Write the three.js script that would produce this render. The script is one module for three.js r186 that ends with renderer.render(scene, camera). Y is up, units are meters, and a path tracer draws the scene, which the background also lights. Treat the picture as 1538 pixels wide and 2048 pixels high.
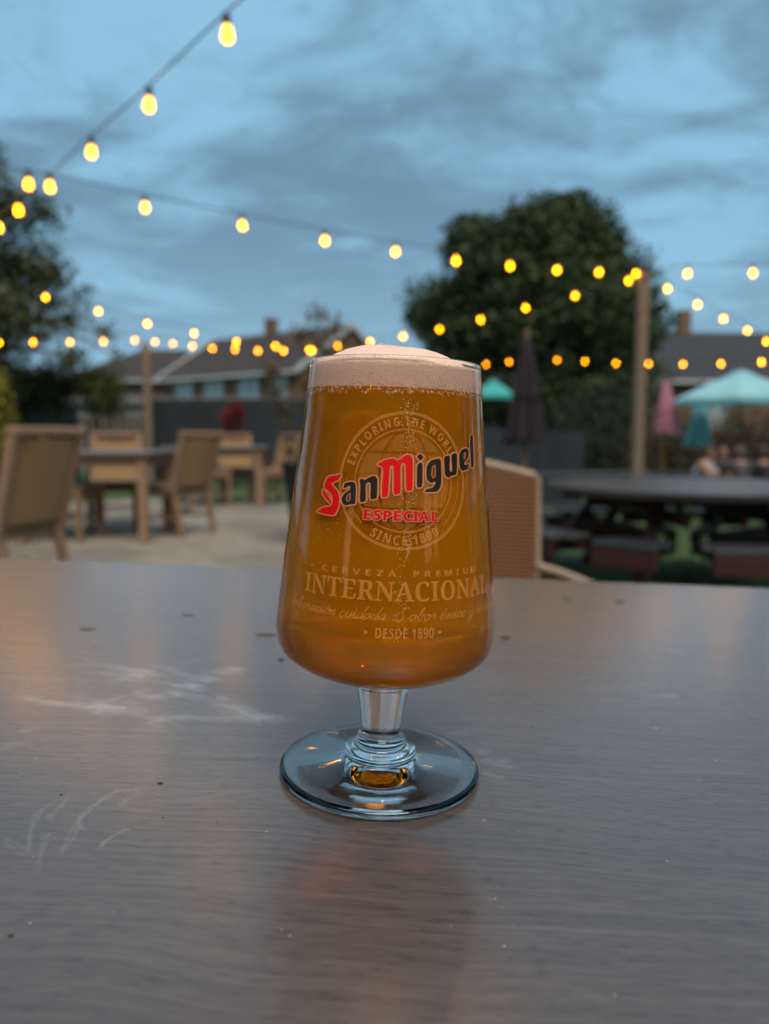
import * as THREE from 'three';
import { mergeGeometries } from 'three/addons/utils/BufferGeometryUtils.js';
import { RoundedBoxGeometry } from 'three/addons/geometries/RoundedBoxGeometry.js';
import { MarchingCubes } from 'three/addons/objects/MarchingCubes.js';
import { RectAreaLightUniformsLib } from 'three/addons/lights/RectAreaLightUniformsLib.js';

// ---------------------------------------------------------------- camera, sky, sun, exposure
const W = 769, H = 1024, FPX = 1420, PITCH = 6 * Math.PI / 180, EYE = 0.874;      // FPX: focal length in pixels of the 1538 x 2048 photograph
const scene = new THREE.Scene();
const camera = new THREE.PerspectiveCamera(2 * Math.atan(1024 / FPX) * 180 / Math.PI, W / H, 0.02, 400);
camera.position.set(0, EYE, 0);
camera.rotation.x = -PITCH;
camera.updateMatrixWorld(true);
camera.focus = 0.236;
camera.userData.fStop = camera.getFocalLength() / 3.3;                            // 3.3 mm wide aperture of a phone's main lens
const renderer = new THREE.WebGLRenderer({ antialias: true });
renderer.setSize(W, H);
renderer.toneMapping = THREE.LinearToneMapping;
renderer.toneMappingExposure = 2.15;
renderer.shadowMap.enabled = true;
RectAreaLightUniformsLib.init();

let seedState = 7;
const reseed = (s) => { seedState = s >>> 0; };
const rnd = () => { seedState = (seedState + 0x6d2b79f5) | 0; let t = Math.imul(seedState ^ (seedState >>> 15), 1 | seedState); t = (t + Math.imul(t ^ (t >>> 7), 61 | t)) ^ t; return ((t ^ (t >>> 14)) >>> 0) / 4294967296; };
const rr = (a, b) => a + (b - a) * rnd();
const clamp = (x, a = 0, b = 1) => Math.min(b, Math.max(a, x)), mix = (a, b, t) => a + (b - a) * t, sstep = (a, b, x) => { const t = clamp((x - a) / (b - a)); return t * t * (3 - 2 * t); };
const PERM = (() => { reseed(91); const p = new Float32Array(65536); for (let i = 0; i < 65536; i++) p[i] = rnd(); return p; })();
function noise(x, y) {                                                            // value noise, 0..1
  const ix = Math.floor(x), iy = Math.floor(y), fx = x - ix, fy = y - iy, u = fx * fx * (3 - 2 * fx), v = fy * fy * (3 - 2 * fy);
  const h = (a, b) => PERM[(((a * 73) ^ (b * 151)) + a * 7 + b * 3361) & 65535];
  return mix(mix(h(ix, iy), h(ix + 1, iy), u), mix(h(ix, iy + 1), h(ix + 1, iy + 1), u), v);
}
function fbm(x, y, n = 5, gain = 0.5) { let s = 0, a = 1, t = 0; for (let i = 0; i < n; i++) { s += a * noise(x, y); t += a; a *= gain; x = x * 2.03 + 17.1; y = y * 2.03 + 9.7; } return s / t; }

{ // dusk sky: a thin broken cloud deck, paler towards the horizon, alike all round
  const w = 3072, h = 1536, d = new Float32Array(w * h * 4);
  for (let r = 0; r < h; r++) {
    const el = ((r + 0.5) / h - 0.5) * Math.PI, y = Math.sin(el), c = Math.cos(el);
    for (let k = 0; k < w; k++) {
      const a = ((k + 0.5) / w - 0.5) * 2 * Math.PI, x = Math.cos(a) * c, z = Math.sin(a) * c, o = (r * w + k) * 4;
      let col;
      if (y <= 0) col = [0.12, 0.16, 0.19];
      else {
        const q = 1 / (y + 0.10), px = x * q * 1.05 + 3.1, pz = z * q * 1.5 + 11.3;
        const wx = fbm(px * 1.3 + 5, pz * 1.3, 3) - 0.5, wz = fbm(px * 1.3 + 41, pz * 1.3 + 7, 3) - 0.5;
        const big = fbm(px * 0.75 + wx * 0.9, pz * 0.75 + wz * 0.9, 3), fine = fbm(px * 3.4 + wx * 2.0, pz * 3.4 + wz * 2.0, 6, 0.64);
        const den = 0.52 * big + 0.48 * fine, cov = sstep(0.32, 0.48, den), deep = sstep(0.42, 0.58, den);
        const clear = [0.215, 0.420, 0.585], veil = [0.158, 0.300, 0.425], dark = [0.114, 0.210, 0.300], low = [0.235, 0.415, 0.545];
        const t = sstep(0.34, 0.02, y);
        col = [0, 1, 2].map((i) => mix(mix(mix(clear[i], veil[i], cov), dark[i], deep * 0.85), low[i], t * 0.8));
      }
      d[o] = col[0] * 0.605; d[o + 1] = col[1] * 0.605; d[o + 2] = col[2] * 0.605; d[o + 3] = 1;
    }
  }
  const t = new THREE.DataTexture(d, w, h, THREE.RGBAFormat, THREE.FloatType);
  t.mapping = THREE.EquirectangularReflectionMapping; t.magFilter = THREE.LinearFilter; t.needsUpdate = true;
  scene.background = t; scene.environment = t;
}
const sun = new THREE.DirectionalLight(new THREE.Color(1, 0.82, 0.66), 1.5);     // what is left of the sun behind the overcast
sun.name = 'sun'; sun.position.set(4, 24, 15); sun.castShadow = true; sun.shadow.radius = 70;
Object.assign(sun.shadow.camera, { left: -20, right: 20, top: 20, bottom: -20, near: 1, far: 90 });
scene.add(sun, sun.target);

// ---------------------------------------------------------------- helpers
const V = (x, y, z) => new THREE.Vector3(x, y, z);
const rayDir = (px, py) => V((px - 769) / FPX, (1024 - py) / FPX, -1).applyQuaternion(camera.quaternion);
const at = (px, py, depth) => rayDir(px, py).multiplyScalar(depth).add(camera.position);            // a pixel's direction at a given depth
const onLevel = (px, py, y) => { const d = rayDir(px, py); return d.multiplyScalar((y - EYE) / d.y).add(camera.position); };
const lin = (r, g, b) => new THREE.Color().setRGB(r, g, b);
const std = (c, roughness = 0.8, more = {}) => new THREE.MeshStandardMaterial({ color: lin(...c), roughness, ...more });
const phys = (c, more = {}) => new THREE.MeshPhysicalMaterial({ color: lin(...c), ...more });
const taken = new Map();
function numbered(n) { const k = taken.get(n) ?? 0; taken.set(n, k + 1); return k ? n + '_' + String(k).padStart(3, '0') : n; }
function tag(o, label, category, group) { o.userData.label = label; o.userData.category = category; if (group) o.userData.group = group; return o; }
function thing(name, label, category, p = V(0, 0, 0), turn = 0, group) { const o = new THREE.Group(); o.name = numbered(name); o.position.copy(p); o.rotation.y = turn; scene.add(o); return tag(o, label, category, group); }
function part(parent, name, geo, mat, label) { const m = new THREE.Mesh(Array.isArray(geo) ? (geo.length > 1 ? merge(geo) : geo[0]) : geo, mat); m.name = name; m.castShadow = m.receiveShadow = true; if (label) m.userData.label = label; parent.add(m); return m; }
function structure(name, geo, mat) { const m = part(scene, numbered(name), geo, mat); m.userData.kind = 'structure'; return m; }
function merge(list) { const bare = list.map((g) => { const n = g.index ? g.toNonIndexed() : g; for (const k of Object.keys(n.attributes)) if (!['position', 'normal', 'uv', 'color'].includes(k)) n.deleteAttribute(k); return n; }); return mergeGeometries(bare); }
const box = (w, h, d, x = 0, y = 0, z = 0, r = 0.006) => { const g = r ? new RoundedBoxGeometry(w, h, d, 1, Math.min(r, w / 2.1, h / 2.1, d / 2.1)) : new THREE.BoxGeometry(w, h, d); return g.translate(x, y, z); };
function bar(a, b, w, h = w, r = 0.006) {                                         // box beam between two points
  const l = a.distanceTo(b), g = box(w, h, l, 0, 0, 0, r), m = new THREE.Matrix4().lookAt(b, a, Math.abs(b.y - a.y) > 0.95 * l ? V(0, 0, 1) : V(0, 1, 0));
  return g.applyMatrix4(m).translate((a.x + b.x) / 2, (a.y + b.y) / 2, (a.z + b.z) / 2);
}
const cyl = (r0, r1, h, x = 0, y = 0, z = 0, n = 20) => new THREE.CylinderGeometry(r1, r0, h, n).translate(x, y + h / 2, z);
const tube = (pts, r, n = 24, k = 8) => new THREE.TubeGeometry(new THREE.CatmullRomCurve3(pts), n, r, k);
function dataTex(w, h, f, srgb = false, n = 4) {
  const d = new Uint8Array(w * h * 4);
  for (let y = 0; y < h; y++) for (let x = 0; x < w; x++) { const c = f(x / w, y / h, x, y), o = (y * w + x) * 4; if (typeof c === 'number') d[o] = d[o + 1] = d[o + 2] = clamp(c) * 255; else { d[o] = clamp(c[0]) * 255; d[o + 1] = clamp(c[1]) * 255; d[o + 2] = clamp(c[2]) * 255; } d[o + 3] = 255; }
  const t = new THREE.DataTexture(d, w, h); t.magFilter = THREE.LinearFilter; t.wrapS = t.wrapT = THREE.RepeatWrapping; if (srgb) t.colorSpace = THREE.SRGBColorSpace; t.needsUpdate = true; return t;
}
const wrapN = (x, y, s, f) => { const a = f(x, y), b = f(x - s, y), c = f(x, y - s), d = f(x - s, y - s), u = sstep(0.8 * s, s, x), v = sstep(0.8 * s, s, y); return mix(mix(a, b, u), mix(c, d, u), v); };
const grit = dataTex(256, 256, (u, v) => wrapN(u * 24, v * 24, 24, (x, y) => fbm(x + 3, y + 50, 4)));
const grainTex = dataTex(512, 512, (u, v) => { const n = wrapN(u * 3, v * 60, 60, (x, y) => fbm(x, y, 5, 0.6)); const k = 0.62 + 0.6 * n; return [k, k, k]; });
const blotch = dataTex(256, 256, (u, v) => { const k = 0.7 + 0.55 * wrapN(u * 7, v * 7, 7, (x, y) => fbm(x + 9, y + 4, 5, 0.6)); return [k * 0.9, k * 0.9, k * 0.89]; });
function planar(g, s = 1) {                                                       // uv in metres, by the main direction of each face
  g = g.index ? g.toNonIndexed() : g; const p = g.attributes.position, n = g.attributes.normal, uv = new Float32Array(p.count * 2);
  for (let i = 0; i < p.count; i++) { const ax = Math.abs(n.getX(i)), ay = Math.abs(n.getY(i)), az = Math.abs(n.getZ(i)); const a = ay >= ax && ay >= az ? [p.getX(i), p.getZ(i)] : ax > az ? [p.getZ(i), p.getY(i)] : [p.getX(i), p.getY(i)]; uv[2 * i] = a[0] * s; uv[2 * i + 1] = a[1] * s; }
  g.setAttribute('uv', new THREE.BufferAttribute(uv, 2)); return g;
}

// ---------------------------------------------------------------- ground, lawn, patio
const groundY = (x, z) => -0.035 - 0.12 * sstep(0.7, 1.9, x) * sstep(-1.5, -3, z) - 0.36 * sstep(-5, -12, z) * sstep(-1.5, 4, x);
{
  const g = new THREE.PlaneGeometry(240, 200, 240, 200).rotateX(-Math.PI / 2).translate(0, 0, -80), p = g.attributes.position;
  for (let i = 0; i < p.count; i++) p.setY(i, groundY(p.getX(i), p.getZ(i)));
  g.computeVertexNormals();
  structure('lawn_ground', planar(g, 0.5), std([0.060, 0.115, 0.040], 0.95, { map: blotch, bumpMap: grit, bumpScale: 0.02 }));
}
{ // short grass blades on the lawn that shows between the furniture
  reseed(5);
  const blade = new THREE.BufferGeometry(); blade.setAttribute('position', new THREE.Float32BufferAttribute([-0.004, 0, 0, 0.004, 0, 0, 0.002, 0.05, 0.012], 3)); blade.computeVertexNormals();
  const n = 60000, im = new THREE.InstancedMesh(blade, std([0.075, 0.14, 0.045], 0.9, { side: THREE.DoubleSide }), n), m = new THREE.Matrix4(), c = new THREE.Color();
  let k = 0;
  while (k < n) {
    const t = rnd(), z = -2.3 - 14 * t * t, x = rr(-0.55, 0.62) * -z * 1.15, inPatio = x < -0.45 && z > -9.6 || z > -2.6 && x < 0.95 || (z > -4.9 && x < 0.95 - (-z - 2.6) * 0.66);
    if (inPatio) continue;
    m.makeRotationY(rnd() * 6.3).scale(V(1, rr(0.6, 1.3), 1)).setPosition(x, groundY(x, z) - 0.003, z); im.setMatrixAt(k, m); const s = rr(0.7, 1.25); im.setColorAt(k, c.setRGB(s, s, s * 0.9)); k++;
  }
  im.name = 'lawn_grass'; im.userData = { kind: 'stuff', label: 'short green grass of the lawn beyond the patio', category: 'grass' }; im.castShadow = im.receiveShadow = true; scene.add(im);
}
{ // paved patio: single slabs on a bed
  // slabs that cross the patio's free edge are cut along it
  const s = new THREE.Shape([[-9, 5.6], [9, 5.6], [9, -1.5], [1, -2.3], [-0.42, -4.8], [-0.42, -9.6], [-9, -9.6]].map(([x, z]) => new THREE.Vector2(x, -z)));
  const bed = structure('patio', new THREE.ExtrudeGeometry(s, { depth: 0.025, bevelEnabled: false }).rotateX(-Math.PI / 2).translate(0, -0.03, 0), std([0.13, 0.12, 0.10], 0.95, { bumpMap: grit, bumpScale: 0.01 }));
  reseed(21);
  const geo = planar(box(0.588, 0.03, 0.588, 0, 0, 0, 0.008), 0.9), tones = [[0.255, 0.232, 0.19], [0.22, 0.20, 0.165], [0.285, 0.26, 0.212], [0.235, 0.205, 0.165]].map((c) => std(c, 0.85, { map: blotch, bumpMap: grit, bumpScale: 0.004 }));
  const ang = 0.62, ca = Math.cos(ang), sa = Math.sin(ang);
  for (let i = -26; i < 26; i++) for (let j = -26; j < 26; j++) {
    const u = i * 0.6, v = j * 0.6 + (i & 1) * 0.3, x = u * ca - v * sa, z = u * sa + v * ca;
    if (z > 0.6 || z < -9.8 || x < -5.6 || x > 2.2 || (z > -2.4 && x > 0.95 + (z + 2.4) * 1.1)) continue;
    const mat = tones[Math.floor(rnd() * 4)], y = -0.006 + rr(-0.003, 0.003);
    let poly = [[-1, -1], [1, -1], [1, 1], [-1, 1]].map(([p, q]) => [x + 0.294 * (p * ca - q * sa), z + 0.294 * (p * sa + q * ca)]);
    const [nx, nz, d0] = z > -4.8 ? [-0.870, 0.494, -2.006] : [-1, 0, 0.42], dist = ([a, b]) => nx * a + nz * b - d0, cut = poly.some((p) => dist(p) < 0) && z < -1.9;
    if (cut) { const out = []; poly.forEach((p, k) => { const q = poly[(k + 1) % 4], a = dist(p), b = dist(q); if (a >= 0) out.push(p); if (a * b < 0) out.push([mix(p[0], q[0], a / (a - b)), mix(p[1], q[1], a / (a - b))]); }); poly = out; if (poly.length < 3) continue;
      const m = part(bed, 'paving_slab', planar(new THREE.ExtrudeGeometry(new THREE.Shape(poly.map(([a, b]) => new THREE.Vector2(a, -b))), { depth: 0.03, bevelEnabled: false }).rotateX(-Math.PI / 2), 0.9), mat); m.position.y = y - 0.015; continue; }
    const m = part(bed, 'paving_slab', geo, mat); m.position.set(x, y, z); m.rotation.y = -ang;
  }
}

// ---------------------------------------------------------------- the pub behind the camera, whose dark front and lit windows show in the glass
{
  const t = thing('pub_building', 'brick pub front with warm lit windows facing the patio', 'building', V(0, 0, 5.6));
  const ws = [[-6.0, 1.5, 1.5, 1.25], [5.4, 1.5, 1.5, 1.25], [7.6, 1.5, 1.2, 1.25]], sh = new THREE.Shape([[-9, 0], [9, 0], [9, 4.6], [-9, 4.6]].map((p) => new THREE.Vector2(...p)));
  const holes = [...ws, [-1.15, 1.05, 1.0, 2.1]];
  for (const [x, y, w, h] of holes) sh.holes.push(new THREE.Path([[x - w / 2, y - h / 2], [x - w / 2, y + h / 2], [x + w / 2, y + h / 2], [x + w / 2, y - h / 2]].map((p) => new THREE.Vector2(...p))));
  part(t, 'wall', planar(new THREE.ExtrudeGeometry(sh, { depth: 0.25, bevelEnabled: false }), 0.5), std([0.20, 0.105, 0.075], 0.9, { map: blotch, bumpMap: grit, bumpScale: 0.01 }));
  const roof = part(t, 'roof', planar(new THREE.BoxGeometry(18.6, 0.12, 4.2).rotateX(-0.7).translate(0, 5.8, 1.2)), std([0.06, 0.05, 0.05], 0.9));
  part(roof, 'gutter', box(18.6, 0.1, 0.12, 0, 4.62, -0.1), std([0.03, 0.03, 0.03], 0.5));
  const frame = std([0.55, 0.53, 0.5], 0.5), glow = new THREE.MeshStandardMaterial({ color: lin(0.1, 0.08, 0.06), emissive: lin(1, 0.62, 0.33), emissiveIntensity: 0.18, roughness: 0.3 });
  for (const [x, y, w, h] of ws) {
    const f = part(t, 'window_frame', [box(w, 0.06, 0.08, x, y - h / 2 + 0.03, 0.06), box(w, 0.06, 0.08, x, y + h / 2 - 0.03, 0.06), box(0.06, h - 0.12, 0.08, x - w / 2 + 0.03, y, 0.06), box(0.06, h - 0.12, 0.08, x + w / 2 - 0.03, y, 0.06), box(0.04, h - 0.12, 0.06, x, y, 0.06)], frame);
    part(f, 'lit_window_pane', new THREE.BoxGeometry(w - 0.1, h - 0.1, 0.012).translate(x, y, 0.1), glow);
    part(f, 'window_sill', box(w + 0.2, 0.07, 0.2, x, y - h / 2 - 0.04, -0.06), frame);
    const l = new THREE.RectAreaLight(lin(1, 0.60, 0.31), 0.4, w - 0.1, h - 0.1); l.name = 'window_glow'; l.position.set(x, y, 0.0); l.rotation.y = 0; t.add(l);
  }
  part(t, 'side_wing_wall', planar(box(0.25, 4.4, 7.0, -8.6, 2.2, -3.55, 0), 0.5), std([0.17, 0.10, 0.075], 0.9, { map: blotch }));
  part(t, 'side_wing_wall', planar(box(0.25, 4.4, 7.0, 8.6, 2.2, -3.55, 0), 0.5), std([0.17, 0.10, 0.075], 0.9, { map: blotch }));
  const d = part(t, 'door', box(0.98, 2.08, 0.05, -1.15, 1.05, 0.1), std([0.03, 0.05, 0.045], 0.4)); part(d, 'handle', box(0.02, 0.14, 0.05, -0.76, 1.05, 0.06), std([0.5, 0.4, 0.2], 0.3, { metalness: 1 }));
}

// ---------------------------------------------------------------- the table in front of the camera (it leans a little to the right)
const GLASS_Z = -0.2546, TOP = 0.75, LEAN = -2.3 * Math.PI / 180;
const tableQ = new THREE.Quaternion().setFromEuler(new THREE.Euler(0, 0, LEAN)), tableP = V(-0.002, TOP, GLASS_Z);
const tUp = V(0, 1, 0).applyQuaternion(tableQ), tInv = tableQ.clone().invert();
const onTable = (px, py) => { const d = rayDir(px, py), s = tableP.clone().sub(camera.position).dot(tUp) / d.dot(tUp); return d.multiplyScalar(s).add(camera.position).sub(tableP).applyQuaternion(tInv); };   // table coordinates, origin under the glass
const TS = 0.74, TX0 = -0.37, TZ0 = -0.42;                                        // the piece of table top that one texture covers
{
  const N = 2048, cv = document.createElement('canvas'); cv.width = cv.height = N; const c = cv.getContext('2d');
  c.fillStyle = '#000'; c.fillRect(0, 0, N, N); c.lineCap = 'round'; c.lineJoin = 'round';
  const P = ([px, py]) => { const q = onTable(px, py); return [(q.x - TX0) / TS * N, (q.z - TZ0) / TS * N]; };
  reseed(33);
  const smear = (pts, wid, al, n = 5, jit = 6) => { for (let k = 0; k < n * 2; k++) { c.strokeStyle = wid > 3 ? `rgba(255,0,0,${al * 0.34})` : `rgba(0,255,0,${al * 0.55})`; c.lineWidth = wid * (wid > 3 ? rr(0.3, 2.6) : 1); c.filter = wid > 3 ? 'blur(2px)' : 'blur(1px)'; c.beginPath(); const jit2 = wid > 3 ? jit * 2.6 : jit, jx = rr(-jit2, jit2), jy = rr(-jit2, jit2), qs = pts.map(P); qs.forEach(([x, y], i) => { const a = x + jx + rr(-3, 3), b = y + jy + rr(-3, 3); if (!i) c.moveTo(a, b); else { const [ox, oy] = qs[i - 1]; c.quadraticCurveTo((ox + x) / 2 + jx + rr(-8, 8), (oy + y) / 2 + jy + rr(-8, 8), a, b); } }); c.stroke(); } c.filter = 'none'; };
  // dried wipe marks, where the photograph shows them
  smear([[60, 1395], [130, 1405], [200, 1412], [280, 1418]], 7, 0.10, 7, 7); smear([[225, 1338], [262, 1345], [285, 1352]], 9, 0.13, 6, 8); smear([[235, 1375], [262, 1352], [290, 1342]], 6, 0.12, 5, 8);
  smear([[205, 1425], [250, 1410], [300, 1392], [318, 1384]], 8, 0.17, 9, 9); smear([[290, 1340], [345, 1352], [378, 1372], [352, 1390]], 9, 0.12, 7, 7); smear([[372, 1376], [410, 1360], [455, 1345], [490, 1332]], 9, 0.14, 7, 7);
  smear([[378, 1384], [425, 1398], [470, 1420], [500, 1436], [560, 1440]], 8, 0.15, 8, 5); smear([[170, 1400], [210, 1420], [300, 1432], [345, 1455]], 5, 0.10, 6, 7); smear([[320, 1438], [380, 1430], [470, 1436], [540, 1440]], 5, 0.12, 6, 5);
  smear([[140, 1330], [215, 1330]], 4, 0.10, 3, 3); smear([[40, 1460], [78, 1450]], 4, 0.14, 3, 3); smear([[330, 1335], [400, 1318]], 4, 0.08, 3, 4); smear([[1260, 1383], [1290, 1388], [1335, 1390]], 6, 0.16, 6, 5); smear([[880, 1375], [960, 1378]], 4, 0.05, 4, 6);
  smear([[1340, 1300], [1355, 1304]], 6, 0.14, 3, 3); smear([[1100, 1497], [1125, 1500]], 5, 0.10, 3, 3); smear([[0, 1495], [12, 1493]], 8, 0.18, 4, 3);
  const finger = (pts) => smear(pts, 2.0, 0.30, 1, 1.0);
  finger([[62, 1700], [70, 1650], [90, 1620], [118, 1600]]); finger([[130, 1700], [150, 1640], [200, 1600], [235, 1578], [275, 1575], [278, 1584], [250, 1600], [240, 1612]]); finger([[165, 1660], [160, 1640], [172, 1620]]); finger([[95, 1640], [120, 1615], [128, 1596]]); finger([[75, 1740], [90, 1690], [100, 1665]]); finger([[200, 1690], [240, 1665], [250, 1660]]); finger([[10, 1680], [60, 1710]]);
  // damp ring left by the foot, to its right
  for (let k = 0; k < 40; k++) { const a = rr(-1.0, 0.15); c.fillStyle = 'rgba(255,0,0,0.035)'; c.beginPath(); const r = rr(0.039, 0.048); c.ellipse((0.003 + r * Math.cos(a) - TX0) / TS * N, (r * Math.sin(a) - TZ0) / TS * N, rr(6, 16), rr(5, 11), a, 0, 6.3); c.fill(); }
  for (let k = 0; k < 420; k++) { c.fillStyle = `rgba(0,255,0,${rr(0.1, 0.7)})`; c.beginPath(); c.arc(rnd() * N, rnd() * N, rr(0.6, 1.6), 0, 6.3); c.fill(); }
  const st = c.getImageData(0, 0, N, N).data, stain = (x, y) => st[(y * N + x) * 4] / 255, line = (x, y) => st[(y * N + x) * 4 + 1] / 255;
  const grain = (u, v) => {                                                       // long pores along x with wandering figure
    const bend = 1.3 * (fbm(u * 3.1, v * 3.3, 4) - 0.5) + 0.16 * Math.exp(-((u - 0.62) ** 2) / 0.006 - ((v - 0.66) ** 2) / 0.0016), vv = v * 1 + bend * 0.045;
    const a = noise(u * 7 + 2, vv * 420), b = 0.55 * noise(u * 9 + 7, vv * 820) + 0.45 * noise(u * 22 + 31, vv * 990), f = noise(u * 190 + 3, vv * 900);
    return [a, b, f, fbm(u * 2.2 + 8, vv * 14 + 3, 3)];
  };
  const col = new Uint8Array(N * N * 4), bmp = new Uint8Array(N * N * 4);
  for (let y = 0; y < N; y++) for (let x = 0; x < N; x++) {
    const u = x / N, v = y / N, [a, b, f, big] = grain(u, v), s = Math.min(0.7, stain(x, y) * sstep(0.30, 0.62, fbm(u * 34 + 2 * v, v * 120 - 30 * u, 4, 0.6)) * (0.4 + 0.9 * noise(u * 180, v * 420)) + line(x, y) * (0.25 + 0.75 * noise(u * 90, v * 90))), o = (y * N + x) * 4;
    let k = 0.72 + 0.16 * (a - 0.5) + 0.44 * (b - 0.5) + 0.26 * (f - 0.5) + 0.16 * (big - 0.5); if (f < 0.14) k -= 0.12;
    const base = [0.108 * k, 0.085 * k, 0.075 * k], g = [0, 1, 2].map((i) => Math.pow(mix(base[i], [0.50, 0.52, 0.54][i], s), 1 / 2.2) * 255);
    col[o] = g[0]; col[o + 1] = g[1]; col[o + 2] = g[2]; col[o + 3] = 255;
    bmp[o] = clamp(0.35 + 0.35 * b + 0.3 * f + 0.1 * s) * 255; bmp[o + 1] = clamp(0.80 + 0.10 * (a - 0.5) - 0.12 * (b - 0.5) + 0.3 * s) * 255; bmp[o + 2] = 0; bmp[o + 3] = 255;
  }
  const mk = (d, srgb) => { const t = new THREE.DataTexture(d, N, N); t.magFilter = THREE.LinearFilter; t.wrapS = t.wrapT = THREE.MirroredRepeatWrapping; if (srgb) t.colorSpace = THREE.SRGBColorSpace; t.needsUpdate = true; return t; };
  const tCol = mk(col, true), tBmp = mk(bmp, false);
  const mTop = phys([1, 1, 1], { map: tCol, roughness: 0.48, ior: 1.6, bumpMap: tBmp, bumpScale: 0.000006, clearcoat: 1, clearcoatRoughness: 0.21 });
  const t = thing('table', 'dark wood-effect table top carrying the beer glass', 'table', tableP); t.quaternion.copy(tableQ);
  const X0 = -0.85, X1 = 0.85, Z0 = -0.392, Z1 = 0.45, g = new RoundedBoxGeometry(X1 - X0, 0.028, Z1 - Z0, 3, 0.004).translate((X0 + X1) / 2, -0.014, (Z0 + Z1) / 2), p = g.attributes.position, uv = g.attributes.uv;
  for (let i = 0; i < p.count; i++) uv.setXY(i, (p.getX(i) - TX0) / TS, (p.getZ(i) - TZ0) / TS);
  part(t, 'table_top', g, mTop);
  const leg = std([0.05, 0.045, 0.04], 0.5); for (const x of [-0.7, 0.7]) for (const z of [Z0 + 0.12, Z1 - 0.12]) part(t, 'leg', box(0.06, 0.70 - x * 0.04, 0.06, x, -0.028 - (0.70 - x * 0.04) / 2, z), leg);
  part(t, 'apron', [box(1.34, 0.07, 0.02, 0, -0.064, Z0 + 0.12), box(1.34, 0.07, 0.02, 0, -0.064, Z1 - 0.12)], leg);
}

// ---------------------------------------------------------------- the glass
function revolve(groups, seg = 128, offset = 0) {                                 // groups of profile points [r, h] (radius, height), smooth inside a group, creased between groups
  return groups.map((pts) => {
    const n = pts.length, nor = pts.map((_, i) => { const a = pts[Math.max(0, i - 1)], b = pts[Math.min(n - 1, i + 1)], dx = b[0] - a[0], dy = b[1] - a[1], l = Math.hypot(dx, dy) || 1; return [dy / l, -dx / l]; });
    const pos = [], no = [], uv = [], idx = [];
    for (let i = 0; i < n; i++) for (let k = 0; k <= seg; k++) { const a = k / seg * 2 * Math.PI, c = Math.cos(a), s = Math.sin(a), r = Math.max(pts[i][0] + nor[i][0] * offset, 0), q = pts[i][0] < 1e-6 ? 0 : 1; pos.push(r * s, pts[i][1] + nor[i][1] * offset, r * c); no.push(nor[i][0] * s * q, q ? nor[i][1] : Math.sign(nor[i][1]), nor[i][0] * c * q); uv.push(k / seg, i / (n - 1)); }
    for (let i = 0; i < n - 1; i++) for (let k = 0; k < seg; k++) { const a = i * (seg + 1) + k, b = a + seg + 1; idx.push(a, a + 1, b + 1, a, b + 1, b); }
    const g = new THREE.BufferGeometry(); g.setAttribute('position', new THREE.Float32BufferAttribute(pos, 3)); g.setAttribute('normal', new THREE.Float32BufferAttribute(no, 3)); g.setAttribute('uv', new THREE.Float32BufferAttribute(uv, 2)); g.setIndex(idx); return g;
  });
}
const smooth = (pts, n) => new THREE.CatmullRomCurve3(pts.map(([r, h]) => V(r, h, 0)), false, 'centripetal').getPoints(n).map((p) => [Math.max(p.x, 0), p.y]);
const OUT = [[0.0112, 0.0352], [0.0155, 0.0366], [0.0222, 0.0390], [0.0290, 0.0418], [0.0342, 0.0447], [0.0376, 0.0480], [0.0391, 0.0520], [0.0396, 0.0575], [0.0389, 0.0660], [0.0373, 0.0821], [0.0349, 0.1025], [0.0324, 0.1236], [0.0301, 0.1470], [0.02995, 0.1486]];
const INN = [[0.02835, 0.1486], [0.0284, 0.1470], [0.0307, 0.1236], [0.0331, 0.1025], [0.0354, 0.0821], [0.0369, 0.0660], [0.0374, 0.0575], [0.0369, 0.0530], [0.0352, 0.0498], [0.0310, 0.0466], [0.0250, 0.0440], [0.0170, 0.0416], [0.0085, 0.0403], [0, 0.0400]];
const outer = smooth(OUT, 90), rim = smooth([[0.02995, 0.1486], [0.0298, 0.1494], [0.02915, 0.1498], [0.0285, 0.1494], [0.02835, 0.1486]], 14), inner = smooth(INN, 90);
const rAt = (list, h) => { for (let i = 1; i < list.length; i++) { const [r0, h0] = list[i - 1], [r1, h1] = list[i]; if ((h0 - h) * (h1 - h) <= 0 && h0 !== h1) return mix(r0, r1, (h - h0) / (h1 - h0)); } return 0.03; };
const side = outer.filter(([r, h]) => h > 0.046);
const clear = phys([1, 1, 1], { transmission: 1, thickness: 0.003, ior: 1.5, roughness: 0.0, attenuationColor: lin(0.99, 0.995, 0.993), attenuationDistance: 0.05 });
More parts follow.
